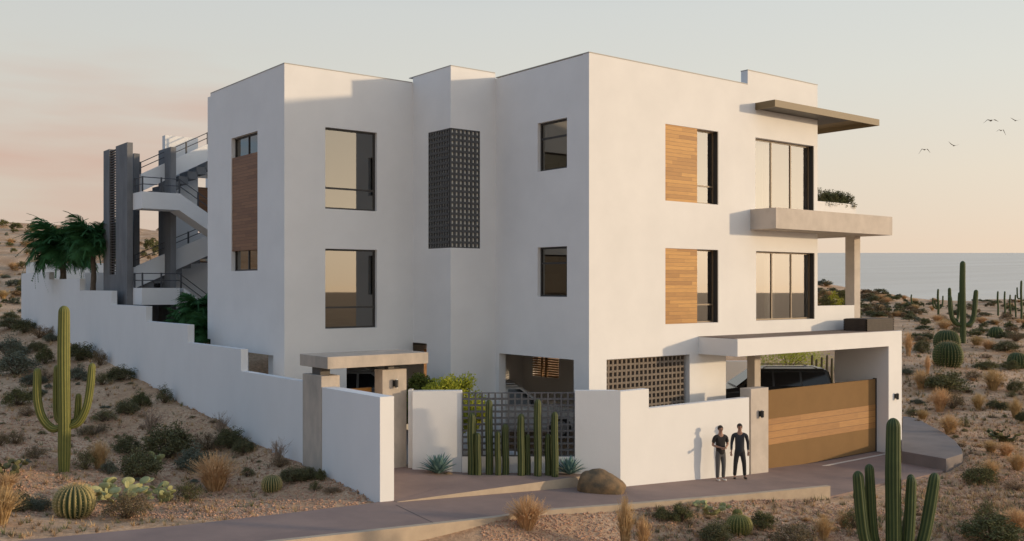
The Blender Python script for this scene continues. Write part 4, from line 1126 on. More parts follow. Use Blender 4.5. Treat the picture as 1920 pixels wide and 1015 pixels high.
plant('bush_grey', 368, 878, 84, 52, 'grey green shrub behind the large golden tuft')
plant('sparse_brown', 390, 842, 80, 40, 'dusky brown shrub up the slope from the grey green shrub')
plant('bush_dark', 448, 832, 66, 48, 'dark green shrub against the foot of the long wall')
plant('bush_dark', 472, 842, 54, 34, 'lower dark shrub hugging the wall below the dark green one')
plant('twig_x', 425, 812, 44, 46, 'bare upright twigs against the middle of the long wall')
plant('twig_x', 532, 868, 54, 52, 'bare curved twigs against the long wall near the concrete pillar')
plant('sparse_brown', 525, 876, 50, 26, 'brown low shrub at the foot of the bare curved twigs')
plant('bush_dark', 555, 902, 70, 36, 'dark low shrub at the foot of the concrete pillar')
plant('bush_dark', 594, 894, 50, 30, 'dark shrub between the concrete pillar and the wing wall')
plant('bush_olive', 612, 898, 26, 26, 'small spiky shrub against the wing wall')
plant('sparse_olive', 590, 920, 30, 26, 'sparse olive weed before the wing wall')
plant('sparse_olive', 464, 894, 34, 26, 'sparse olive weed on bare sand in the left slope')
plant('sparse_brown', 622, 923, 46, 14, 'flat brown weed near the wing wall foot')
plant('bush_dark', 240, 776, 54, 34, 'dark shrub with pale tips above the largest dark shrub')
plant('bush_olive', 264, 762, 46, 34, 'olive rounded shrub right of the one with pale tips')
plant('sparse_olive', 312, 755, 40, 40, 'spiky grass-green shrub against the long wall')
plant('bush_dark', 237, 712, 62, 34, 'dark green shrub by the wall right of the saguaro arm')
plant('bush_dark', 150, 676, 66, 42, 'very dark shrub behind the saguaro top half by the wall')
plant('sparse_brown', 186, 686, 36, 40, 'brown grassy shrub by the wall right of the very dark shrub')
plant('sparse_olive', 190, 722, 44, 30, 'thin olive shrub right of the saguaro')
plant('bush_grey', 146, 712, 50, 32, 'grey green shrub directly behind the saguaro stem')
plant('bush_grey', 18, 672, 74, 50, 'large grey green shrub on the upper left edge')
plant('bush_grey', 30, 702, 92, 50, 'broad grey shrub below the large grey green one at left')
plant('bush_olive', 84, 682, 40, 40, 'olive shrub between the broad grey shrub and the saguaro')
plant('bush_dark', 68, 658, 40, 24, 'small dark shrub above the olive one')
plant('bush_grey', 62, 722, 60, 28, 'grey low shrub behind the left saguaro arm')
plant('bush_olive', 34, 760, 66, 42, 'olive green shrub left of the saguaro arm')
plant('bush_dark', 66, 746, 34, 22, 'small dark shrub joined to the olive green one')
plant('sparse_brown', 85, 716, 50, 30, 'brown shrub in shade left of the saguaro stem')
plant('bush_dark', 22, 616, 62, 26, 'dark flat shrub at the upper left edge near the wall end')
plant('bush_dark', 50, 622, 50, 34, 'dark shrub touching the far end of the long wall')
plant('sparse_brown', 88, 630, 44, 30, 'brown shrub against the wall, third from its far end')
plant('sparse_brown', 110, 632, 20, 30, 'thin grassy weed against the far part of the wall')
plant('bush_olive', 20, 600, 44, 18, 'low olive shrub on the shadow line at the far left')
plant('sparse_brown', 50, 780, 40, 26, 'dim brown shrub on the sand left of the saguaro')
plant('sparse_brown', 176, 815, 70, 26, 'faint brown weeds right of the saguaro fork')
plant('sparse_olive', 196, 790, 60, 28, 'faint olive weeds up the slope from the saguaro fork')
plant('bush_grey', 95, 640, 36, 18, 'tiny grey shrub near the top of the shaded slope')
# foreground right of the road
plant('grass_gold', 988, 991, 80, 66, 'golden feathery grass tuft right at the road edge in front')
plant('tall_gold', 1172, 1036, 62, 110, 'tall golden reed-like grass at the bottom centre')
plant('tall_gold', 1206, 1040, 50, 78, 'shorter golden reed grass right of the tall one')
plant('bush_olive', 1243, 974, 40, 30, 'small green shrub, left of the pair below the kerb')
plant('bush_olive', 1278, 978, 54, 40, 'larger green shrub, right of the pair below the kerb')
plant('bush_dark', 1342, 1016, 76, 52, 'dark green shrub at the bottom left of the bright green barrel cactus')
plant('pear_pear', 1332, 962, 60, 32, 'withered prickly pear branches below the kerb wall')
plant('bush_olive', 1432, 990, 62, 38, 'rounded olive shrub right of the bright green barrel cactus')
plant('sparse_brown', 1490, 1030, 118, 64, 'broad brown and olive shrub at the bottom edge left of the big saguaro')
plant('grass_gold', 1545, 1012, 40, 50, 'orange grass beside the broad brown shrub at the bottom')
plant('sparse_olive', 1600, 992, 56, 46, 'thin yellow olive shrub behind the big foreground saguaro')
plant('grass_gold', 1582, 990, 30, 32, 'small orange tuft left of the big foreground saguaro')
plant('bush_olive', 1860, 1016, 130, 62, 'wide olive shrub in the bottom right corner')
plant('sparse_olive', 1848, 985, 50, 56, 'upright leafy shrub above the wide olive shrub at bottom right')
plant('grass_gold', 1905, 995, 60, 46, 'orange grass at the bottom right corner')
plant('bush_olive', 1838, 906, 74, 40, 'green shrub in front of the raised slab corner')
plant('grass_gold', 1856, 900, 40, 42, 'orange grass tuft growing out of the green shrub by the slab')
plant('sparse_brown', 1902, 920, 46, 26, 'brown low shrub at the right edge below the orange tufts')
plant('grass_gold', 1908, 882, 44, 36, 'orange tuft at the right edge level with the slab')
plant('grass_gold', 1886, 855, 40, 28, 'right-hand of two orange tufts right of the slab')
plant('grass_gold', 1858, 848, 34, 24, 'left-hand of two orange tufts right of the slab')
plant('pear_dark', 1880, 826, 60, 30, 'dark green prickly pear on the right slope above the orange tufts')
plant('grass_gold', 1780, 814, 44, 40, 'orange grass tuft right beside the curved slab edge')
plant('sparse_olive', 1808, 800, 26, 24, 'thin green shrub behind the tuft at the slab edge')
plant('sparse_olive', 1716, 780, 50, 18, 'flat green weed at the back edge of the raised slab')
plant('grass_gold', 1730, 786, 28, 20, 'small orange tuft at the back edge of the raised slab')
plant('grass_gold', 1762, 772, 40, 48, 'pale gold grass left of the dusky round shrub')
plant('sparse_brown', 1786, 766, 52, 40, 'dusky round shrub between two gold tufts')
plant('grass_gold', 1834, 769, 30, 34, 'rounded orange tuft left of the twin green shrubs')
plant('bush_dark', 1862, 766, 28, 22, 'left of the twin round green shrubs')
plant('bush_dark', 1882, 769, 28, 20, 'right of the twin round green shrubs')
plant('grass_gold', 1904, 784, 30, 40, 'tall orange tuft beside a dark round shrub at the right edge')
plant('bush_dark', 1916, 792, 30, 30, 'dark round shrub at the right edge, lowest of them')
plant('bush_olive', 1775, 732, 88, 44, 'big olive shrub below the two big barrel cacti')
plant('bush_dark', 1748, 726, 36, 26, 'dark left flank shrub of the big olive shrub')
plant('grass_gold', 1726, 730, 32, 40, 'orange grass left of the big olive shrub')
plant('tall_gold', 1739, 704, 20, 42, 'slim pale grass plume left below the barrel cacti')
plant('grass_gold', 1862, 732, 46, 42, 'pale gold grass with dark heads on the right slope')
plant('sparse_brown', 1825, 712, 40, 24, 'brown low shrub between barrel cacti and pale gold grass')
plant('bush_olive', 1850, 694, 56, 22, 'flat olive shrub up the slope from the pale gold grass')
plant('bush_olive', 1893, 694, 44, 22, 'flat olive shrub left of the right edge dark barrel')
plant('bush_dark', 1905, 735, 38, 30, 'dark dense shrub at the right edge below the barrel')
plant('sparse_olive', 1897, 745, 26, 16, 'tiny olive shrub under the dark dense shrub')
plant('tall_gold', 1703, 668, 30, 48, 'tall orange grass right beside the white carport column')
plant('bush_dark', 1730, 662, 38, 34, 'dark green shrub behind the tall orange grass')
plant('sparse_brown', 1738, 634, 36, 18, 'brown tuft above the dark green shrub behind the carport')
plant('grass_gold', 1832, 648, 34, 20, 'orange low grass right of the tall saguaro foot')
plant('grass_gold', 1853, 655, 30, 20, 'orange low grass left of the long dark shrub')
plant('bush_dark', 1885, 658, 60, 24, 'long dark shrub on the upper right slope')
plant('sparse_brown', 1905, 640, 46, 24, 'brown shrub above the long dark shrub at the right')
plant('grass_gold', 1770, 616, 36, 16, 'pale orange grass left of the saguaro stem')
plant('sparse_brown', 1765, 602, 26, 16, 'small brown shrub near the saguaro left arm')
plant('bush_olive', 1735, 610, 24, 16, 'small olive shrub behind the carport roof end')
plant('sparse_brown', 1850, 672, 26, 12, 'tiny brown weed below the long dark shrub')
plant('sparse_brown', 1905, 668, 24, 12, 'tiny brown weed at the right below the long dark shrub')
plant('bush_grey', 1720, 757, 30, 12, 'tiny grey weed behind the carport column')
plant('bush_grey', 1700, 702, 30, 14, 'tiny grey shrub beside the carport column')
# entrance court
plant('agave_x', 822, 890, 84, 46, 'blue-green agave in front of the white garden wall panel')
plant('agave_x', 1068, 891, 74, 42, 'blue-green agave beside the boulder')

# hillside shrubs, countless-looking but separate
rg = random.Random(11)
kinds = ['far_olive', 'far_brown', 'far_dark', 'far_grey', 'far_brown', 'far_olive', 'grass_gold']
for k in range(190):
    px = rg.uniform(-20, 330); t_ = rg.random(); py = 590 - 165 * t_ ** .8
    s_ = (1 - .55 * t_)
    plant(rg.choice(kinds), px, py, rg.uniform(14, 34) * s_, rg.uniform(8, 20) * s_, 'low scrub bush dotting the sunlit orange hill at far left', 'scrub on the sunlit left hill')
for px, py, w_, h_ in [(30, 432, 26, 20), (64, 436, 30, 22), (100, 440, 24, 18), (280, 470, 24, 30), (292, 478, 20, 26), (6, 424, 30, 14)]:
    plant('far_olive', px, py, w_, h_, 'taller green bush on the crest of the left hill', 'bushes on the left hill crest')
for k in range(210):
    t_ = rg.random(); px = rg.uniform(1530, 1935) if k % 3 else rg.uniform(1530, 1720); py = 566 + 75 * t_ ** 1.5
    if px < 1720: py = rg.uniform(532 + (px - 1530) * .16, 600)
    s_ = .55 + .5 * t_
    plant(rg.choice(['far_olive', 'far_dark', 'far_grey', 'far_brown', 'far_brown', 'far_dark', 'grass_gold']), px, py, rg.uniform(16, 40) * s_, rg.uniform(9, 18) * s_, 'low scrub bush on the far right slope below the sea', 'scrub on the far right slope')
for k in range(45):
    px = rg.uniform(1700, 1935); py = rg.uniform(640, 860)
    plant(rg.choice(['sparse_brown', 'sparse_olive', 'grass_gold', 'far_brown']), px, py, rg.uniform(9, 20), rg.uniform(5, 10), 'tiny dry weed on the sand of the right slope', 'tiny weeds on the right slope')
for k in range(40):
    px = rg.uniform(-10, 540); py = rg.uniform(700 + max(0, px - 250) * .45, 925)
    plant(rg.choice(['sparse_brown', 'sparse_olive', 'far_grey']), px, py, rg.uniform(10, 26), rg.uniform(5, 11), 'tiny dim weed on the shaded sand of the left slope', 'tiny weeds on the left slope')
for k in range(26):
    px = rg.uniform(1250, 1920); py = rg.uniform(965, 1012)
    plant(rg.choice(['sparse_brown', 'grass_gold']), px, py, rg.uniform(10, 22), rg.uniform(5, 10), 'tiny dry weed in the pink gravel below the road', 'tiny weeds below the road')
hits = ground_hits([(q[1], q[2]) for q in QUEUE])
road_c = poly_sd(np.array([h[0].x for h in hits]), np.array([h[0].y for h in hits]), ROAD)
big_ = sorted([k for k, q in enumerate(QUEUE) if q[6]], key=lambda k: -QUEUE[k][3] * QUEUE[k][4])
n_named = sum(1 for q in QUEUE if not q[6])
as_thing = set(big_[:285 - n_named]); REST = []
for k, ((kind, px, py, w_, h_, label, group), (p, d)) in enumerate(zip(QUEUE, hits)):
    small = group is not None
    if small and (road_c[k] < .25 or p.z < -1 or d > 225): continue
    if small and -7.9 < p.x < 15.2 and -2.6 < p.y < 40: continue
    if kind.startswith('agave'):
        z = .84 if px < 900 else .75
        r = ray(px, py); p = CAM + r * ((z - CAM.z) / r.z); d = (p - CAM).dot(DEPTH); p = p + Vector((0, 0, -.03))
    wm = w_ * d / F; hm = h_ * d / F
    if p.x > -8.3 and p.y > -.8 and p.y < 38 and px < 640 and not small:      # keep clear of the long wall
        p = p.copy(); p.x = -7.9 - min(.45 * wm, .5); p.z = hgt(p.x, p.y)
    nm, cat = NAMES[kind.split('_')[0]]
    me_ = proto(kind)[k % 3]
    if small and k not in as_thing:
        REST.append((me_, Matrix.Translation(p - Vector((0, 0, .02))) @ Matrix.Rotation(rg.uniform(0, 6.28), 4, 'Z') @ Matrix.Diagonal((wm, wm, hm, 1)))); continue
    o = bpy.data.objects.new(nm, me_); COL.objects.link(o)
    o.location = p - Vector((0, 0, .02)); o.rotation_euler.z = rg.uniform(0, 6.28); o.scale = (wm, wm, hm)
    tag(o, label, cat, group)

rv, rf, rm, mats_ = [], [], [], []; off = 0
for me_, M_ in REST:
    n_ = len(me_.vertices); co = np.empty(n_ * 3); me_.vertices.foreach_get('co', co); co = co.reshape(-1, 3); Mn = np.array(M_)
    rv.append(co @ Mn[:3, :3].T + Mn[:3, 3]); m0 = me_.materials[0]
    if m0 not in mats_: mats_.append(m0)
    rf += [tuple(i + off for i in pl_.vertices) for pl_ in me_.polygons]; rm += [mats_.index(m0)] * len(me_.polygons); off += n_
me = bpy.data.meshes.new('distant_scrub'); me.from_pydata(np.concatenate(rv).tolist(), [], rf)
for m_ in mats_: me.materials.append(m_)
me.polygons.foreach_set('material_index', rm); me.update()
o = bpy.data.objects.new('distant_scrub', me); COL.objects.link(o); tag(o, 'countless tiny scrub plants scattered over both desert slopes', 'scrub', kind='stuff')

# row of column cacti before the block panel
cols_ = [(885, 778, 8.5, 'leftmost column cactus in the row before the block panel'), (896, 812, 6, 'short column cactus right beside the leftmost one'), (917, 752, 7, 'second tallest column cactus, third in the row'),
         (933.5, 808, 5.5, 'short column cactus right of the second tallest'), (947.5, 797, 6.5, 'column cactus standing alone fifth in the row'), (977, 777, 7, 'thick column cactus sixth in the row at its middle'),
         (989, 815, 5.5, 'short column cactus clinging to the thick middle one'), (1008, 750, 7, 'tallest column cactus of the row'), (1027.5, 815, 6, 'short column cactus right of the tallest'), (1040, 773, 6.5, 'rightmost column cactus next to the agave and boulder')]
for i, (px, ty, r, lb) in enumerate(cols_):
    d = 28.15 - .12 * (i % 2); p = atD(px, 888, d); p.z = .72
    hh = (888 - ty) * d / F + .04
    saguaro('column_cactus', p, d / F, (hh * F / d, r), [], lb, 'row of column cacti before the block panel', m=CACT_COL, ribs=9)
for i, (px, ty) in enumerate([(1523, 668), (1531, 676), (1541, 672), (1551, 668), (1560, 674), (1567, 672)]):
    p = atD(px, 740, 50); p.z = hgt(p.x, p.y)
    hh = (6.2 - (ty - HY) * 50 / F) - p.z
    saguaro('column_cactus', p, 50 / F, (hh * F / 50, 2.2), [], 'dark column cactus in the row seen through the carport', 'column cacti behind the carport', m=rib_mat('brown_column_skin', (.05, .045, .02), (.12, .10, .05)), ribs=8)

# trees, palms and garden shrubs
def tree_shrub(name, base, w_, h_, m, label, cat='shrub', n=14000, leaf=.085, seed=1, trunk_h=.25):
    t = thing(name, tuple(base), label, cat)
    r_ = random.Random(seed); mb = MB(); cl = []
    for i in range(46):
        a = r_.uniform(0, 6.283); e = math.acos(r_.uniform(-.15, 1)); q = r_.uniform(.3, 1) ** .5
        cl.append(Vector((math.cos(a) * math.sin(e) * w_ * .42 * q, math.sin(a) * math.sin(e) * w_ * .42 * q, h_ * (trunk_h + .12 + (.85 - trunk_h) * .9 * max(0, math.cos(e)) * q))))
    for c in cl:
        rr = r_.uniform(.10, .2) * w_
        for k in range(n // 46):
            o = Vector((r_.gauss(0, 1), r_.gauss(0, 1), r_.gauss(0, 1))).normalized() * rr * r_.random() ** .4; p = c + o
            dv_ = Vector((r_.gauss(0, 1), r_.gauss(0, 1), r_.gauss(0, 1))).normalized(); s_ = dv_.orthogonal().normalized() * leaf * .35; l_ = dv_ * leaf
            mb.face([p - s_, p + l_ * .5 - s_, p + l_, p + l_ * .5 + s_])
    part('crown', mb.mesh('crown', m), None, t)
    tb = MB()
    for c in cl[:16]: tb.tube([(0, 0, -.1), Vector((c.x * .3, c.y * .3, c.z * .5)), c], [.035, .025, .008], 5, caps=False)
    part('trunk', tb.mesh('trunk', TWIG), None, t)
    return t
tree_shrub('yellow_green_bush', atD(846, 700, 30.4) * Vector((1, 1, 0)) + Vector((0, 0, .9)) if False else Vector((atD(846, 700, 30.4).x, atD(846, 700, 30.4).y, .9)), 2.3, 2.85, LM['yellow'], 'bright yellow-green bush between the house and the angled garden wall', seed=3)
q = atD(800, 700, 32.5); tree_shrub('garden_bush', Vector((q.x, q.y + .4, .9)), 1.5, 2.6, leaf_mat('leaf_mid_yellow', (.22, .22, .04), (.1, .12, .02)), 'darker green bush in the shadow under the left block beside the portal', seed=4)
q = atD(1478, 700, 56); zz = hgt(q.x, q.y)
tree_shrub('yellow_green_bush', Vector((q.x, q.y, zz)), 4.6, 6.2 - 105 * 56 / F - zz, LM['yellow'], 'sunlit yellow-green bush seen through the carport above the dark car', n=5200, leaf=.09, seed=5)
bt = MB()
q0 = onY(1535, 380, 2.2); q1 = onY(1597, 380, 2.2)
for i in range(4):
    x = q0.x - .1 + (q1.x - q0.x) * (i + .5) / 4
    tree_shrub('terrace_shrub', Vector((x, 2.25, pz.z - .15)), (q1.x - q0.x) / 2.6, .80 - .09 * (i == 3), LM['olive'], ['leftmost', 'second', 'third', 'rightmost'][i] + ' clipped shrub in the white planter on the upper balcony', n=3200, leaf=.06, seed=20 + i, trunk_h=0)
for i, (px, py, ww) in enumerate([(1545, 570, 34), (1563, 571, 34), (1580, 570, 30), (1597, 571, 24)]):
    q = onY(px, py, 1.2)
    tree_shrub('terrace_shrub', Vector((q.x, 1.2, 4.9)), .95, 1.25, LM['yellow'] if i == 1 else LM['olive'], ['green shrub at the left of the middle terrace beside the white house wall', 'bright green shrub on the middle terrace behind the white parapet', 'olive shrub on the middle terrace left of the column', 'olive shrub on the middle terrace hidden by the column'][i], n=2200, leaf=.06, seed=30 + i, trunk_h=0)

FROND = {}
def frond_mesh(i, m):
    if i in FROND: return FROND[i]
    r_ = random.Random(50 + i); mb = MB(); L_ = 1.0; n = 34; droop = .50 + .20 * i
    P = []
    for k in range(n + 1):
        s_ = k / n; P.append(Vector((L_ * (s_ - .18 * s_ * s_ * droop), 0, .55 * s_ - droop * s_ * s_ * .95)))
    Q_ = P[:30:4]; mb.tube(Q_, [.014 * (1 - .85 * j / len(Q_)) for j in range(len(Q_))], 4, caps=False)
    for k in range(2, n + 1):
        t_ = (P[k] - P[k - 1]).normalized(); ln = .36 * math.sin(min(1, k / n * 1.15 + .12) * math.pi) ** .6 + .03
        for sg in (-1, 1):
            d_ = (Vector((0, sg, 0)) * .85 + t_ * .65 + Vector((0, 0, .05 - .3 * r_.random()))).normalized(); w0 = t_ * .014
            a = P[k]; mid = a + d_ * ln * .55; e = a + d_ * ln + Vector((0, 0, -.25 * ln))
            mb.face([a - w0, a + w0, mid + w0 * .9, mid - w0 * .9]); mb.face([mid - w0 * .9, mid + w0 * .9, e])
    FROND[i] = mb.mesh('frond', m); return FROND[i]
PTRUNK = mat('palm_trunk', (.16, .12, .09), .9, color2=(.09, .07, .05), noise_scale=14)
def palm(base, crown_z, rad, label, nf=30, seed=1, trunk=.12):
    t = thing('palm_tree', tuple(base), label, 'palm'); r_ = random.Random(seed); h_ = crown_z - base[2]
    tb = MB(); n = 14
    tb.tube([(0.02 * math.sin(k), 0, h_ * k / n - (.1 if k == 0 else 0)) for k in range(n + 1)], [trunk * (1.25 - .35 * k / n + .06 * (k % 2)) for k in range(n + 1)], 10)
    part('trunk', tb.mesh('trunk', PTRUNK, smooth=True), None, t)
    for k in range(nf):
        o = bpy.data.objects.new('frond', frond_mesh(k % 4, LM['tropic'])); COL.objects.link(o); o.parent = t
        el = R(66 - 92 * (k / nf)) ; o.location = (0, 0, h_ - .05)
        o.rotation_euler = (r_.uniform(-.3, .3), -el + .35, k * 2.399 + r_.uniform(-.2, .2)); s_ = rad * r_.uniform(.85, 1.1); o.scale = (s_, s_, s_)
    return t
q = atD(118, 470, 50); palm((q.x, q.y, 4.9), 6.2 + (538 - 462) / F * 50, 2.5, 'left of two palms behind the far end of the long white wall', 54, 2, .14)
q = atD(175, 460, 45.5); palm((q.x, q.y, 4.7), 6.2 + (538 - 448) / F * 45.5, 2.0, 'right palm beside the concrete stair tower', 54, 3, .11)
q = atD(372, 600, 38.5); palm((q.x, q.y, 3.0), 5.35, 1.35, 'bushy green fan palm between the stair and the left block', 46, 4, .08)
q = atD(346, 610, 39.5); palm((q.x, q.y, 3.2), 4.75, 1.15, 'lower bushy palm in front of the lower stair landing', 44, 5, .08)
q = atD(396, 620, 37.5); palm((q.x, q.y, 3.0), 4.6, 1.3, 'bushy palm tucked against the wall of the left block', 44, 6, .08)

# boulder and rocks
def rock(loc, dims, label, m, seed=1, name='boulder', group=None, rz=0):
    bm = bmesh.new(); bmesh.ops.create_icosphere(bm, subdivisions=4, radius=1)
    for v in bm.verts:
        n_ = noise.fractal(v.co * .9 + Vector((seed * 7.3, 0, 0)), 1, 2, 4) * .14
        v.co *= 1 + n_
        v.co.x *= dims[0]; v.co.y *= dims[1]; v.co.z *= dims[2]
        if v.co.z > 0 and name == 'boulder': v.co.z *= 1 - .42 * v.co.x / dims[0]
        if v.co.z < -dims[2] * .5: v.co.z = -dims[2] * .5
    me_ = bpy.data.meshes.new(name); bm.to_mesh(me_); bm.free(); me_.materials.append(m); me_.polygons.foreach_set('use_smooth', [True] * len(me_.polygons))
    o = bpy.data.objects.new(name, me_); COL.objects.link(o); o.location = loc; o.rotation_euler.z = rz
    return tag(o, label, 'rock', group)
ROCK = mat('boulder_stone', (.27, .165, .08), .9, color2=(.10, .075, .045), noise_scale=3.5, bump=.8, bump_scale=14)
br = atD(1127, 905, 27.6)
rock(Vector((br.x, br.y, .56)), (.68, .5, .50), 'big brown boulder at the corner of the front wall', ROCK, 3, rz=math.atan2(SIDE.y, SIDE.x))
q = atD(839, 886, 27.9); rock(Vector((q.x, q.y, .80)), (.17, .12, .12), 'small orange rock beside the left agave', ROCK, 5, 'rock')
for i, (px, py, w_, lb) in enumerate([(1625, 933, 30, 'flat brown stone at the end of the driveway'), (262, 884, 20, 'stone'), (1660, 775, 1, 'x')][:1]):
    p, d = gloc(px, py); rock(p + Vector((0, 0, .02)), (w_ * d / F, .2, .08), lb, ROCK, 8 + i, 'rock')

# gravel and litter on the ground: countless, one object
gr = np.random.default_rng(5)
def scatter(n, x0, x1, y0, y1):
    return np.stack([gr.uniform(x0, x1, n), gr.uniform(y0, y1, n)], 1)
PX = np.concatenate([scatter(26000, -60, 720, 850, 1030), scatter(30000, 900, 1980, 930, 1050), scatter(16000, 1690, 1980, 700, 940), scatter(5000, -40, 560, 720, 900)])
dd = 5.9 * F / (PX[:, 1] - HY) * (1 + gr.normal(0, .01, len(PX)))
ax = (PX[:, 0] - CX) / F
gx = CAM.x + (SIDE.x * ax + DEPTH.x) * dd; gy = CAM.y + (SIDE.y * ax + DEPTH.y) * dd; gz = height(gx, gy)
keep = (poly_sd(gx, gy, ROAD) > .10) & (poly_sd(gx, gy, PLOT) > .12) & (poly_sd(gx, gy, SLABP) > .1)
gx, gy, gz = gx[keep], gy[keep], gz[keep]; n_ = len(gx)
sz = .010 + .032 * gr.random(n_) ** 2.5
octa = np.array([(1, 0, 0), (-1, 0, 0), (0, 1, 0), (0, -1, 0), (0, 0, .9), (0, 0, -.6)])
ang_ = gr.uniform(0, 6.28, n_); ca, sa = np.cos(ang_), np.sin(ang_)
vv = octa[None] * sz[:, None, None] * gr.uniform(.6, 1.35, (n_, 6, 1))
vx = vv[..., 0] * ca[:, None] - vv[..., 1] * sa[:, None]; vy = vv[..., 0] * sa[:, None] + vv[..., 1] * ca[:, None]
allv = np.stack([vx + gx[:, None], vy + gy[:, None], vv[..., 2] + gz[:, None] + sz[:, None] * .25], 2).reshape(-1, 3)
tri = np.array([(0, 2, 4), (2, 1, 4), (1, 3, 4), (3, 0, 4), (2, 0, 5), (1, 2, 5), (3, 1, 5), (0, 3, 5)])
allf = (tri[None] + np.arange(n_)[:, None, None] * 6).reshape(-1, 3)
me = bpy.data.meshes.new('gravel'); me.vertices.add(len(allv)); me.vertices.foreach_set('co', allv.ravel())
me.loops.add(allf.size); me.loops.foreach_set('vertex_index', allf.ravel()); me.polygons.add(len(allf))
me.polygons.foreach_set('loop_start', np.arange(len(allf)) * 3); me.polygons.foreach_set('loop_total', np.full(len(allf), 3)); me.update(calc_edges=True); me.validate()
me.materials.append(mat('gravel_stone', (.62, .37, .24), .95, color2=(.38, .23, .16), noise_scale=5))
o = bpy.data.objects.new('gravel', me); COL.objects.link(o); tag(o, 'loose pinkish gravel scattered over the sand beside the road', 'gravel', kind='stuff')

# low dry litter and seedling weeds between the shrubs: countless, one object
PX = np.concatenate([scatter(2600, -60, 700, 640, 1010), scatter(3600, 1690, 1980, 600, 1000), scatter(1500, 1180, 1980, 930, 1040), scatter(1500, -60, 330, 440, 600)])
hh_ = ground_hits([tuple(p) for p in PX[::1]]) if False else None
dd = np.full(len(PX), 30.)
for _ in range(25):
    ax = (PX[:, 0] - CX) / F
    gx = CAM.x + (SIDE.x * ax + DEPTH.x) * dd; gy = CAM.y + (SIDE.y * ax + DEPTH.y) * dd
    gz = height(gx, gy); dd = dd * .5 + .5 * np.clip((6.2 - gz) * F / np.maximum(PX[:, 1] - HY, 6), 14, 150)
gx = CAM.x + (SIDE.x * ax + DEPTH.x) * dd; gy = CAM.y + (SIDE.y * ax + DEPTH.y) * dd; gz = height(gx, gy)
keep = (poly_sd(gx, gy, ROAD) > .25) & (poly_sd(gx, gy, PLOT) > .12) & (poly_sd(gx, gy, SLABP) > .15) & (dd < 140)
mb = MB(); wr_ = random.Random(77)
for x, y, z, d in zip(gx[keep], gy[keep], gz[keep], dd[keep]):
    h_ = wr_.uniform(.03, .13) * (1 + d / 60); mi = wr_.choice((0, 0, 1, 2))
    for k in range(11):
        a = wr_.uniform(0, 6.283); r_ = h_ * wr_.uniform(.2, 1.1); ca_, sa_ = math.cos(a), math.sin(a); w2 = h_ * .07
        bx_, by_ = x + ca_ * h_ * .15, y + sa_ * h_ * .15
        mb.face([(bx_ - sa_ * w2, by_ + ca_ * w2, z - .01), (bx_ + sa_ * w2, by_ - ca_ * w2, z - .01), (x + ca_ * r_, y + sa_ * r_, z + h_ * wr_.uniform(.5, 1))], mi)
o = part('ground_litter', mb, [mat('litter_straw', (.50, .34, .18), .9), mat('litter_brown', (.22, .15, .09), .9), mat('litter_green', (.16, .16, .07), .9)]); tag(o, 'dry litter and seedling weeds scattered between the desert shrubs', 'ground cover', kind='stuff')

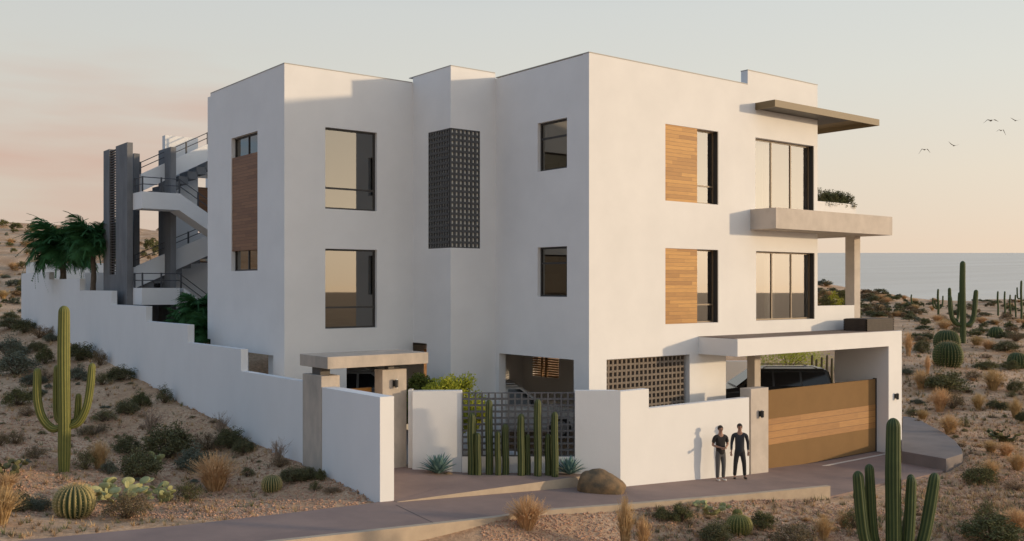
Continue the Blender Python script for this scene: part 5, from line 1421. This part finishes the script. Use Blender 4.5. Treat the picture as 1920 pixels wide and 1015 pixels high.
# ------------------------------------------------------------------ cars
def car(loc, rz, paint, label, scale=1.12, L_=4.7):
    t = thing('parked_car', loc, label, 'car', None, rz); t.scale = (scale,) * 3
    glass = mat('car_glass', (.012, .014, .016), .08, spec=.6); trim = mat('car_trim', (.02, .02, .02), .5); tyre = mat('tyre_rubber', (.02, .02, .02), .9); rim = mat('wheel_rim', (.45, .45, .46), .3, metal=.8)
    # body: cross sections along x, front = -x
    S = [(-2.35, .78, .40, .72), (-2.28, .86, .30, .86), (-1.9, .92, .26, .96), (-1.1, .95, .26, 1.06), (-.5, .95, .26, 1.10), (.6, .95, .26, 1.12), (1.7, .94, .26, 1.14), (2.2, .90, .28, 1.12), (2.33, .84, .38, 1.02)]
    mb = MB(); n = 10
    for x, hw, z0, z1 in S:
        for k in range(n):
            a = [(-hw * .9, z0), (-hw, z0 + .12), (-hw, (z0 + z1) * .5), (-hw * .985, z1 - .12), (-hw * .90, z1), (hw * .90, z1), (hw * .985, z1 - .12), (hw, (z0 + z1) * .5), (hw, z0 + .12), (hw * .9, z0)][k]
            mb.v.append((x, a[0], a[1]))
    for i in range(len(S) - 1):
        for k in range(n):
            a = i * n + k; b_ = i * n + (k + 1) % n; mb.f.append((a, b_, b_ + n, a + n)); mb.mi.append(0)
    mb.f.append(tuple(range(n))); mb.mi.append(0); mb.f.append(tuple((len(S) - 1) * n + n - 1 - k for k in range(n))); mb.mi.append(0)
    me_ = mb.mesh('body', paint, smooth=False); o = part('body', me_, None, t); bevel(o, .03, 2)
    g = MB(); g.hull8([(-1.05, -.86, 1.04), (2.24, -.86, 1.08), (2.24, .86, 1.08), (-1.05, .86, 1.04), (-.25, -.68, 1.66), (2.08, -.70, 1.66), (2.08, .70, 1.66), (-.25, .68, 1.66)])
    o = part('cabin', g.mesh('cabin', paint), None, t); bevel(o, .06, 3)
    part('roof', MB().box((-.15, -.62, 1.655), (1.98, .62, 1.70)).mesh('roof', paint), None, t)
    for sg in (-1, 1):
        part('roof_rail', MB().tube([(-.1, sg * .60, 1.70), (0, sg * .62, 1.75), (1.6, sg * .62, 1.75), (1.75, sg * .6, 1.70)], .018, 6).mesh('roof_rail', rim), None, t)
        def side(x0, x1, tx0, tx1, nm):
            def y(z): return sg * (.865 - (z - 1.06) / .6 * .17 + .008)
            za, zb = 1.12, 1.58
            q = [(x0, y(za), za), (x1, y(za), za), (tx1, y(zb), zb), (tx0, y(zb), zb)]
            m_ = MB(); m_.hull8([q[0], q[1], (q[1][0], q[1][1] - sg * .02, q[1][2]), (q[0][0], q[0][1] - sg * .02, q[0][2]), q[3], q[2], (q[2][0], q[2][1] - sg * .02, q[2][2]), (q[3][0], q[3][1] - sg * .02, q[3][2])])
            part(nm, m_.mesh(nm, glass), None, t)
        side(-.80, .18, -.20, .18, 'side_window'); side(.26, 1.12, .26, 1.10, 'side_window'); side(1.2, 2.1, 1.18, 1.98, 'side_window')
        part('mirror', MB().box((-.72, sg * .90, 1.08), (-.55, sg * 1.06, 1.22)).mesh('mirror', trim), None, t)
        part('headlight', MB().box((-2.33, sg * .50, .70), (-2.20, sg * .84, .82)).mesh('headlight', LAMPW), None, t)
        part('tail_light', MB().box((2.24, sg * .62, .86), (2.35, sg * .86, 1.06)).mesh('tail_light', mat('tail_red', (.35, .02, .02), .3)), None, t)
        for x in (-1.45, 1.42):
            w_ = MB(); w_.tube([(x, sg * .72, .36), (x, sg * .965, .36)], .36, 28); wo = part('wheel', w_.mesh('wheel', tyre), None, t)
            part('rim', MB().tube([(x, sg * .90, .36), (x, sg * .975, .36)], .23, 18).mesh('rim', rim), None, wo)
    for nm, q in (('windscreen', [(-.99, -.74, 1.10), (-.99, .74, 1.10), (-.28, .60, 1.60), (-.28, -.60, 1.60)]), ('rear_window', [(2.22, -.70, 1.14), (2.22, .70, 1.14), (2.12, .60, 1.58), (2.12, -.60, 1.58)])):
        sx = -.03 if nm == 'windscreen' else .03
        m_ = MB(); m_.face([(a + sx, b_, c + .01) for a, b_, c in q]); m_.face([(a + sx * .5, b_, c) for a, b_, c in q][::-1])
        part(nm, m_.mesh(nm, glass), None, t)
    return t
ang = math.atan2(SIDE.y, SIDE.x)
WHITEP = mat('car_paint_silver', (.62, .61, .60), .35, metal=.2, spec=.6); DARKP = mat('car_paint_dark', (.05, .052, .055), .25, metal=.2, spec=.6); SILP = mat('car_paint_grey', (.30, .31, .32), .3, metal=.3)
q = atD(958, 720, 35.5); car((q.x, q.y, .80), ang + math.pi + .12, WHITEP, 'silver estate car parked in the garage, seen over the block panel', 1.12)
q = atD(1427, 690, 40); car((q.x, q.y, .92), ang, DARKP, 'dark car parked in the carport behind the bronze gate', 1.18)
q = atD(690, 690, 36.6); car((q.x, q.y, 1.25), ang + math.pi, SILP, 'grey car in the garage seen under the entrance portal slab', 1.12)
cw = thing('carport_back_wall', (13, 9, 0), 'low tan wall behind the dark car in the carport', 'wall')
a = atD(1340, 679, 46.5); b_ = atD(1405, 679, 46.5)
part('wall', MB().hull8([(a.x, a.y, 0), (b_.x, b_.y, 0), (b_.x + .2, b_.y + .2, 0), (a.x + .2, a.y + .2, 0), (a.x, a.y, 2.67), (b_.x, b_.y, 2.67), (b_.x + .2, b_.y + .2, 2.67), (a.x + .2, a.y + .2, 2.67)]), STUCCO_WALL, cw)

# ------------------------------------------------------------------ people
def skin_mesh(name, verts, edges, radii, root=0, sub=2):
    bm = bmesh.new(); lay = bm.verts.layers.skin.verify()
    vv = [bm.verts.new(v) for v in verts]
    for a, b_ in edges: bm.edges.new((vv[a], vv[b_]))
    for i, v in enumerate(vv):
        r_ = radii[i]; v[lay].radius = r_ if isinstance(r_, tuple) else (r_, r_); v[lay].use_root = (i == root)
    me_ = bpy.data.meshes.new(name); bm.to_mesh(me_); bm.free()
    o = bpy.data.objects.new('tmp', me_); COL.objects.link(o)
    o.modifiers.new('s', 'SKIN').use_smooth_shade = True
    m_ = o.modifiers.new('u', 'SUBSURF'); m_.levels = sub; m_.render_levels = sub
    dg = bpy.context.evaluated_depsgraph_get(); ev = o.evaluated_get(dg); out_ = bpy.data.meshes.new_from_object(ev); out_.name = name
    bpy.data.objects.remove(o); return out_
SKINC = mat('skin', (.36, .20, .14), .6, spec=.3)
HAIR = mat('dark_hair', (.025, .018, .014), .7)
def person(loc, rz, label, shirt_c, trouser_c, shoe_c, arms, short, H=1.75, feet=.12):
    """arms: for each side list of joints shoulder, elbow, wrist (x,y,z); +y = back, -y = forward"""
    t = thing('person', loc, label, 'person', None, rz); k_ = H / 1.75; t.scale = (k_,) * 3
    V_, E2, Rr = [], [], []
    def add(p, r_, link=None):
        V_.append(Vector(p)); Rr.append(r_)
        if link is not None: E2.append((link, len(V_) - 1))
        return len(V_) - 1
    pel = add((0, 0, .95), (.135, .10)); sp = add((0, 0, 1.10), (.125, .09), pel); ch = add((0, 0, 1.30), (.15, .10), sp); nb = add((0, .01, 1.44), (.075, .07), ch)
    nk = add((0, .0, 1.52), .052, nb); hd = add((0, -.012, 1.61), (.070, .082), nk); tp = add((0, -.005, 1.685), (.062, .072), hd)
    legs = []
    for s_ in (-1, 1):
        hp = add((s_ * .085, 0, .80), (.082, .085), pel); kn = add((s_ * (.09 + feet * .35), -.02, .49), (.056, .06), hp); an = add((s_ * (.08 + feet * .6), .01, .10), .038, kn); to = add((s_ * (.095 + feet * .75), -.13, .04), (.035, .028), an)
        legs.append((hp, kn, an, to))
    hands = []
    for s_, (S_, El, Wr) in zip((-1, 1), arms):
        a0 = add((s_ * .12, .005, 1.40), (.07, .065), ch); a1 = add(S_, .052, a0); m1 = add(Vector(S_).lerp(Vector(El), .5), .046, a1); a2 = add(El, .038, m1); a3 = add(Wr, .026, a2)
        d_ = (Vector(Wr) - Vector(El)).normalized(); pm = add(Vector(Wr) + d_ * .06, (.034, .018), a3)
        sd = d_.cross(Vector((0, 1, 0))); sd = sd.normalized() if sd.length > .2 else Vector((0, 0, 1))
        bend = Vector((0, -.5, 0))
        for j, (o_, ln) in enumerate(((-.028, .065), (-.010, .075), (.010, .072), (.027, .055))):
            b0 = add(V_[pm] + sd * o_ + d_ * .035, .010, pm); b1 = add(V_[b0] + (d_ + bend * .4).normalized() * ln * .5, .009, b0); add(V_[b1] + (d_ + bend * 1.0).normalized() * ln * .5, .008, b1)
        tb = add(V_[a3] + d_ * .03 + sd * .035 * s_ + Vector((0, -.02, 0)), .011, pm); add(V_[tb] + (d_ + sd * .5 * s_ + bend * .5).normalized() * .045, .009, tb)
    me_ = skin_mesh('body', V_, E2, Rr)
    # face: nose, ears joined into the same body mesh
    bm = bmesh.new(); bm.from_mesh(me_)
    for c, r_, s3 in (((0, -.098, 1.605), .016, (.8, 1, 1.5)), ((-.074, .0, 1.61), .018, (.5, .9, 1.5)), ((.074, .0, 1.61), .018, (.5, .9, 1.5)), ((0, -.085, 1.565), .02, (1.4, .6, .5))):
        bmesh.ops.create_icosphere(bm, subdivisions=2, radius=r_, matrix=Matrix.Translation(c) @ Matrix.Diagonal((*s3, 1)))
    bm.to_mesh(me_); bm.free(); me_.materials.clear(); me_.materials.append(SKINC); me_.polygons.foreach_set('use_smooth', [True] * len(me_.polygons))
    part('body', me_, None, t)
    for s_ in (-1, 1):
        e_ = bpy.data.meshes.new('eye'); bm = bmesh.new(); bmesh.ops.create_icosphere(bm, subdivisions=2, radius=.011, matrix=Matrix.Translation((s_ * .028, -.088, 1.622))); bm.to_mesh(e_); bm.free(); e_.materials.append(HAIR); part('eye', e_, None, t)
    # hair cap
    bm = bmesh.new(); bmesh.ops.create_icosphere(bm, subdivisions=3, radius=1, matrix=Matrix.Translation((0, .012, 1.655)) @ Matrix.Diagonal((.086, .100, .098, 1)))
    bmesh.ops.delete(bm, geom=[v for v in bm.verts if v.co.z < 1.60 or (v.co.z < 1.665 and v.co.y < -.045)], context='VERTS')
    hm = bpy.data.meshes.new('hair'); bm.to_mesh(hm); bm.free(); hm.materials.append(HAIR); hm.polygons.foreach_set('use_smooth', [True] * len(hm.polygons)); part('hair', hm, None, t)
    # shirt
    def cloth(nm, idx, edges, rad, m_, root=0):
        me2 = skin_mesh(nm, [V_[i] if isinstance(i, int) else Vector(i) for i in idx], edges, rad, root); me2.materials.clear(); me2.materials.append(m_); me2.polygons.foreach_set('use_smooth', [True] * len(me2.polygons)); part(nm, me2, None, t)
    sv = [Vector((0, 0, .80)), Vector((0, 0, 1.06)), Vector((0, 0, 1.29)), Vector((0, .008, 1.50)), Vector((0, 0, .93))]; sr = [(.150, .12), (.155, .118), (.182, .128), (.070, .066), (.165, .13)]; se = [(0, 4), (4, 1), (1, 2), (2, 3)]
    for s_, (S_, El, Wr) in zip((-1, 1), arms):
        S_, El, Wr = Vector(S_), Vector(El), Vector(Wr); i = len(sv); sv += [Vector((s_ * .12, .005, 1.40)), S_, S_.lerp(El, .75 if short else .5)]; sr += [(.085, .08), .068, .060]; se += [(2, i), (i, i + 1), (i + 1, i + 2)]
        if not short:
            sv += [El, El.lerp(Wr, .93)]; sr += [.050, .036]; se += [(i + 2, i + 3), (i + 3, i + 4)]
    cloth('shirt', sv, se, sr, shirt_c)
    tv = [Vector((0, 0, .92)), Vector((0, 0, 1.06))]; tr_ = [(.148, .114), (.135, .10)]; te = [(0, 1)]
    for hp, kn, an, to in legs:
        i = len(tv); tv += [V_[hp], V_[kn], V_[an] + Vector((0, 0, -.015))]; tr_ += [(.096, .10), .074, .058]; te += [(0, i), (i, i + 1), (i + 1, i + 2)]
    cloth('trousers', tv, te, tr_, trouser_c)
    for hp, kn, an, to in legs:
        me3 = skin_mesh('shoe', [V_[an] + Vector((0, .04, -.055)), V_[an] + Vector((0, -.05, -.055)), V_[to] + Vector((0, -.03, 0))], [(0, 1), (1, 2)], [(.042, .045), (.046, .042), (.042, .03)]); me3.materials.clear(); me3.materials.append(shoe_c); part('shoe', me3, None, t)
    return t
FACE = math.atan2(-DEPTH.y, -DEPTH.x) + math.pi / 2     # local -y towards the camera
BLK = mat('black_tshirt', (.022, .018, .018), .9); CHAR = mat('charcoal_jumper', (.030, .032, .038), .9); GREYT = mat('grey_trousers', (.10, .095, .095), .9); DKT = mat('black_trousers', (.03, .028, .03), .9); WSH = mat('white_shoes', (.7, .66, .62), .6); DSH = mat('dark_shoes', (.025, .02, .02), .5)
q = onY(1351, 899, -2.15); z = zr(q.x) + .003
person((q.x, -2.15, z), FACE + .25, 'man in black t-shirt and grey trousers holding his hands together at the waist', BLK, GREYT, WSH,
       [((-.20, 0, 1.38), (-.26, .03, 1.12), (-.09, -.20, 1.08)), ((.20, 0, 1.38), (.26, .03, 1.12), (.09, -.21, 1.10))], True, 1.73, .03)
q = onY(1387, 898, -2.15)
person((q.x, -2.15, zr(q.x) + .003), FACE - .05, 'man in dark long-sleeved top and black trousers standing with arms hanging', CHAR, DKT, DSH,
       [((-.20, 0, 1.38), (-.25, .03, 1.12), (-.27, -.05, .88)), ((.20, 0, 1.38), (.265, .05, 1.13), (.26, -.01, .88))], False, 1.76, .13)

# ------------------------------------------------------------------ birds
BIRD = mat('gull_grey', (.22, .19, .15), .8)
def bird(px, py, span, up, lean, label):
    d = 70; c = atD(px, py, d); s_ = span * d / F / 2
    t = thing('bird', tuple(c), label, 'bird', 'gulls flying over the sea', ang)
    b_ = MB(); b_.tube([(0, -.34 * s_, 0), (0, -.2 * s_, .01 * s_), (0, .05 * s_, .0), (0, .32 * s_, -.01)], [.02 * s_, .09 * s_, .11 * s_, .02 * s_], 8)
    part('body', b_.mesh('body', BIRD, smooth=True), None, t)
    for sg in (-1, 1):
        w_ = MB(); u1, u2 = (up if sg < 0 else up * lean[0]), (lean[1] if sg < 0 else lean[2])
        P = [(0, 0), (sg * .45 * s_, u1 * s_), (sg * s_, u2 * s_)]; C_ = [.16, .15, .02]
        for k in range(2):
            a, b2 = P[k], P[k + 1]
            w_.hull8([(a[0], -C_[k] * s_, a[1]), (b2[0], -C_[k + 1] * s_, b2[1]), (b2[0], C_[k + 1] * s_, b2[1]), (a[0], C_[k] * s_, a[1]), (a[0], -C_[k] * s_, a[1] + .03 * s_), (b2[0], -C_[k + 1] * s_, b2[1] + .02 * s_), (b2[0], C_[k + 1] * s_, b2[1] + .02 * s_), (a[0], C_[k] * s_, a[1] + .03 * s_)])
        part('wing', w_.mesh('wing', BIRD), None, t)
bird(1733.5, 281, 22, .12, (1, -.75, -.55), 'lowest and leftmost gull, wings drooping in an arch')
bird(1788.5, 273.5, 20, .25, (.2, .75, .25), 'second gull from the left with one wing raised')
bird(1858, 226.5, 28, .12, (1, -.35, -.12), 'highest gull gliding on wide arched wings')
bird(1877, 245, 18, .15, (1, -.25, -1.0), 'gull just below the highest one with its right wing folded down')
bird(1904, 226.5, 18, .25, (.2, .6, .25), 'rightmost gull at the edge of the sky')
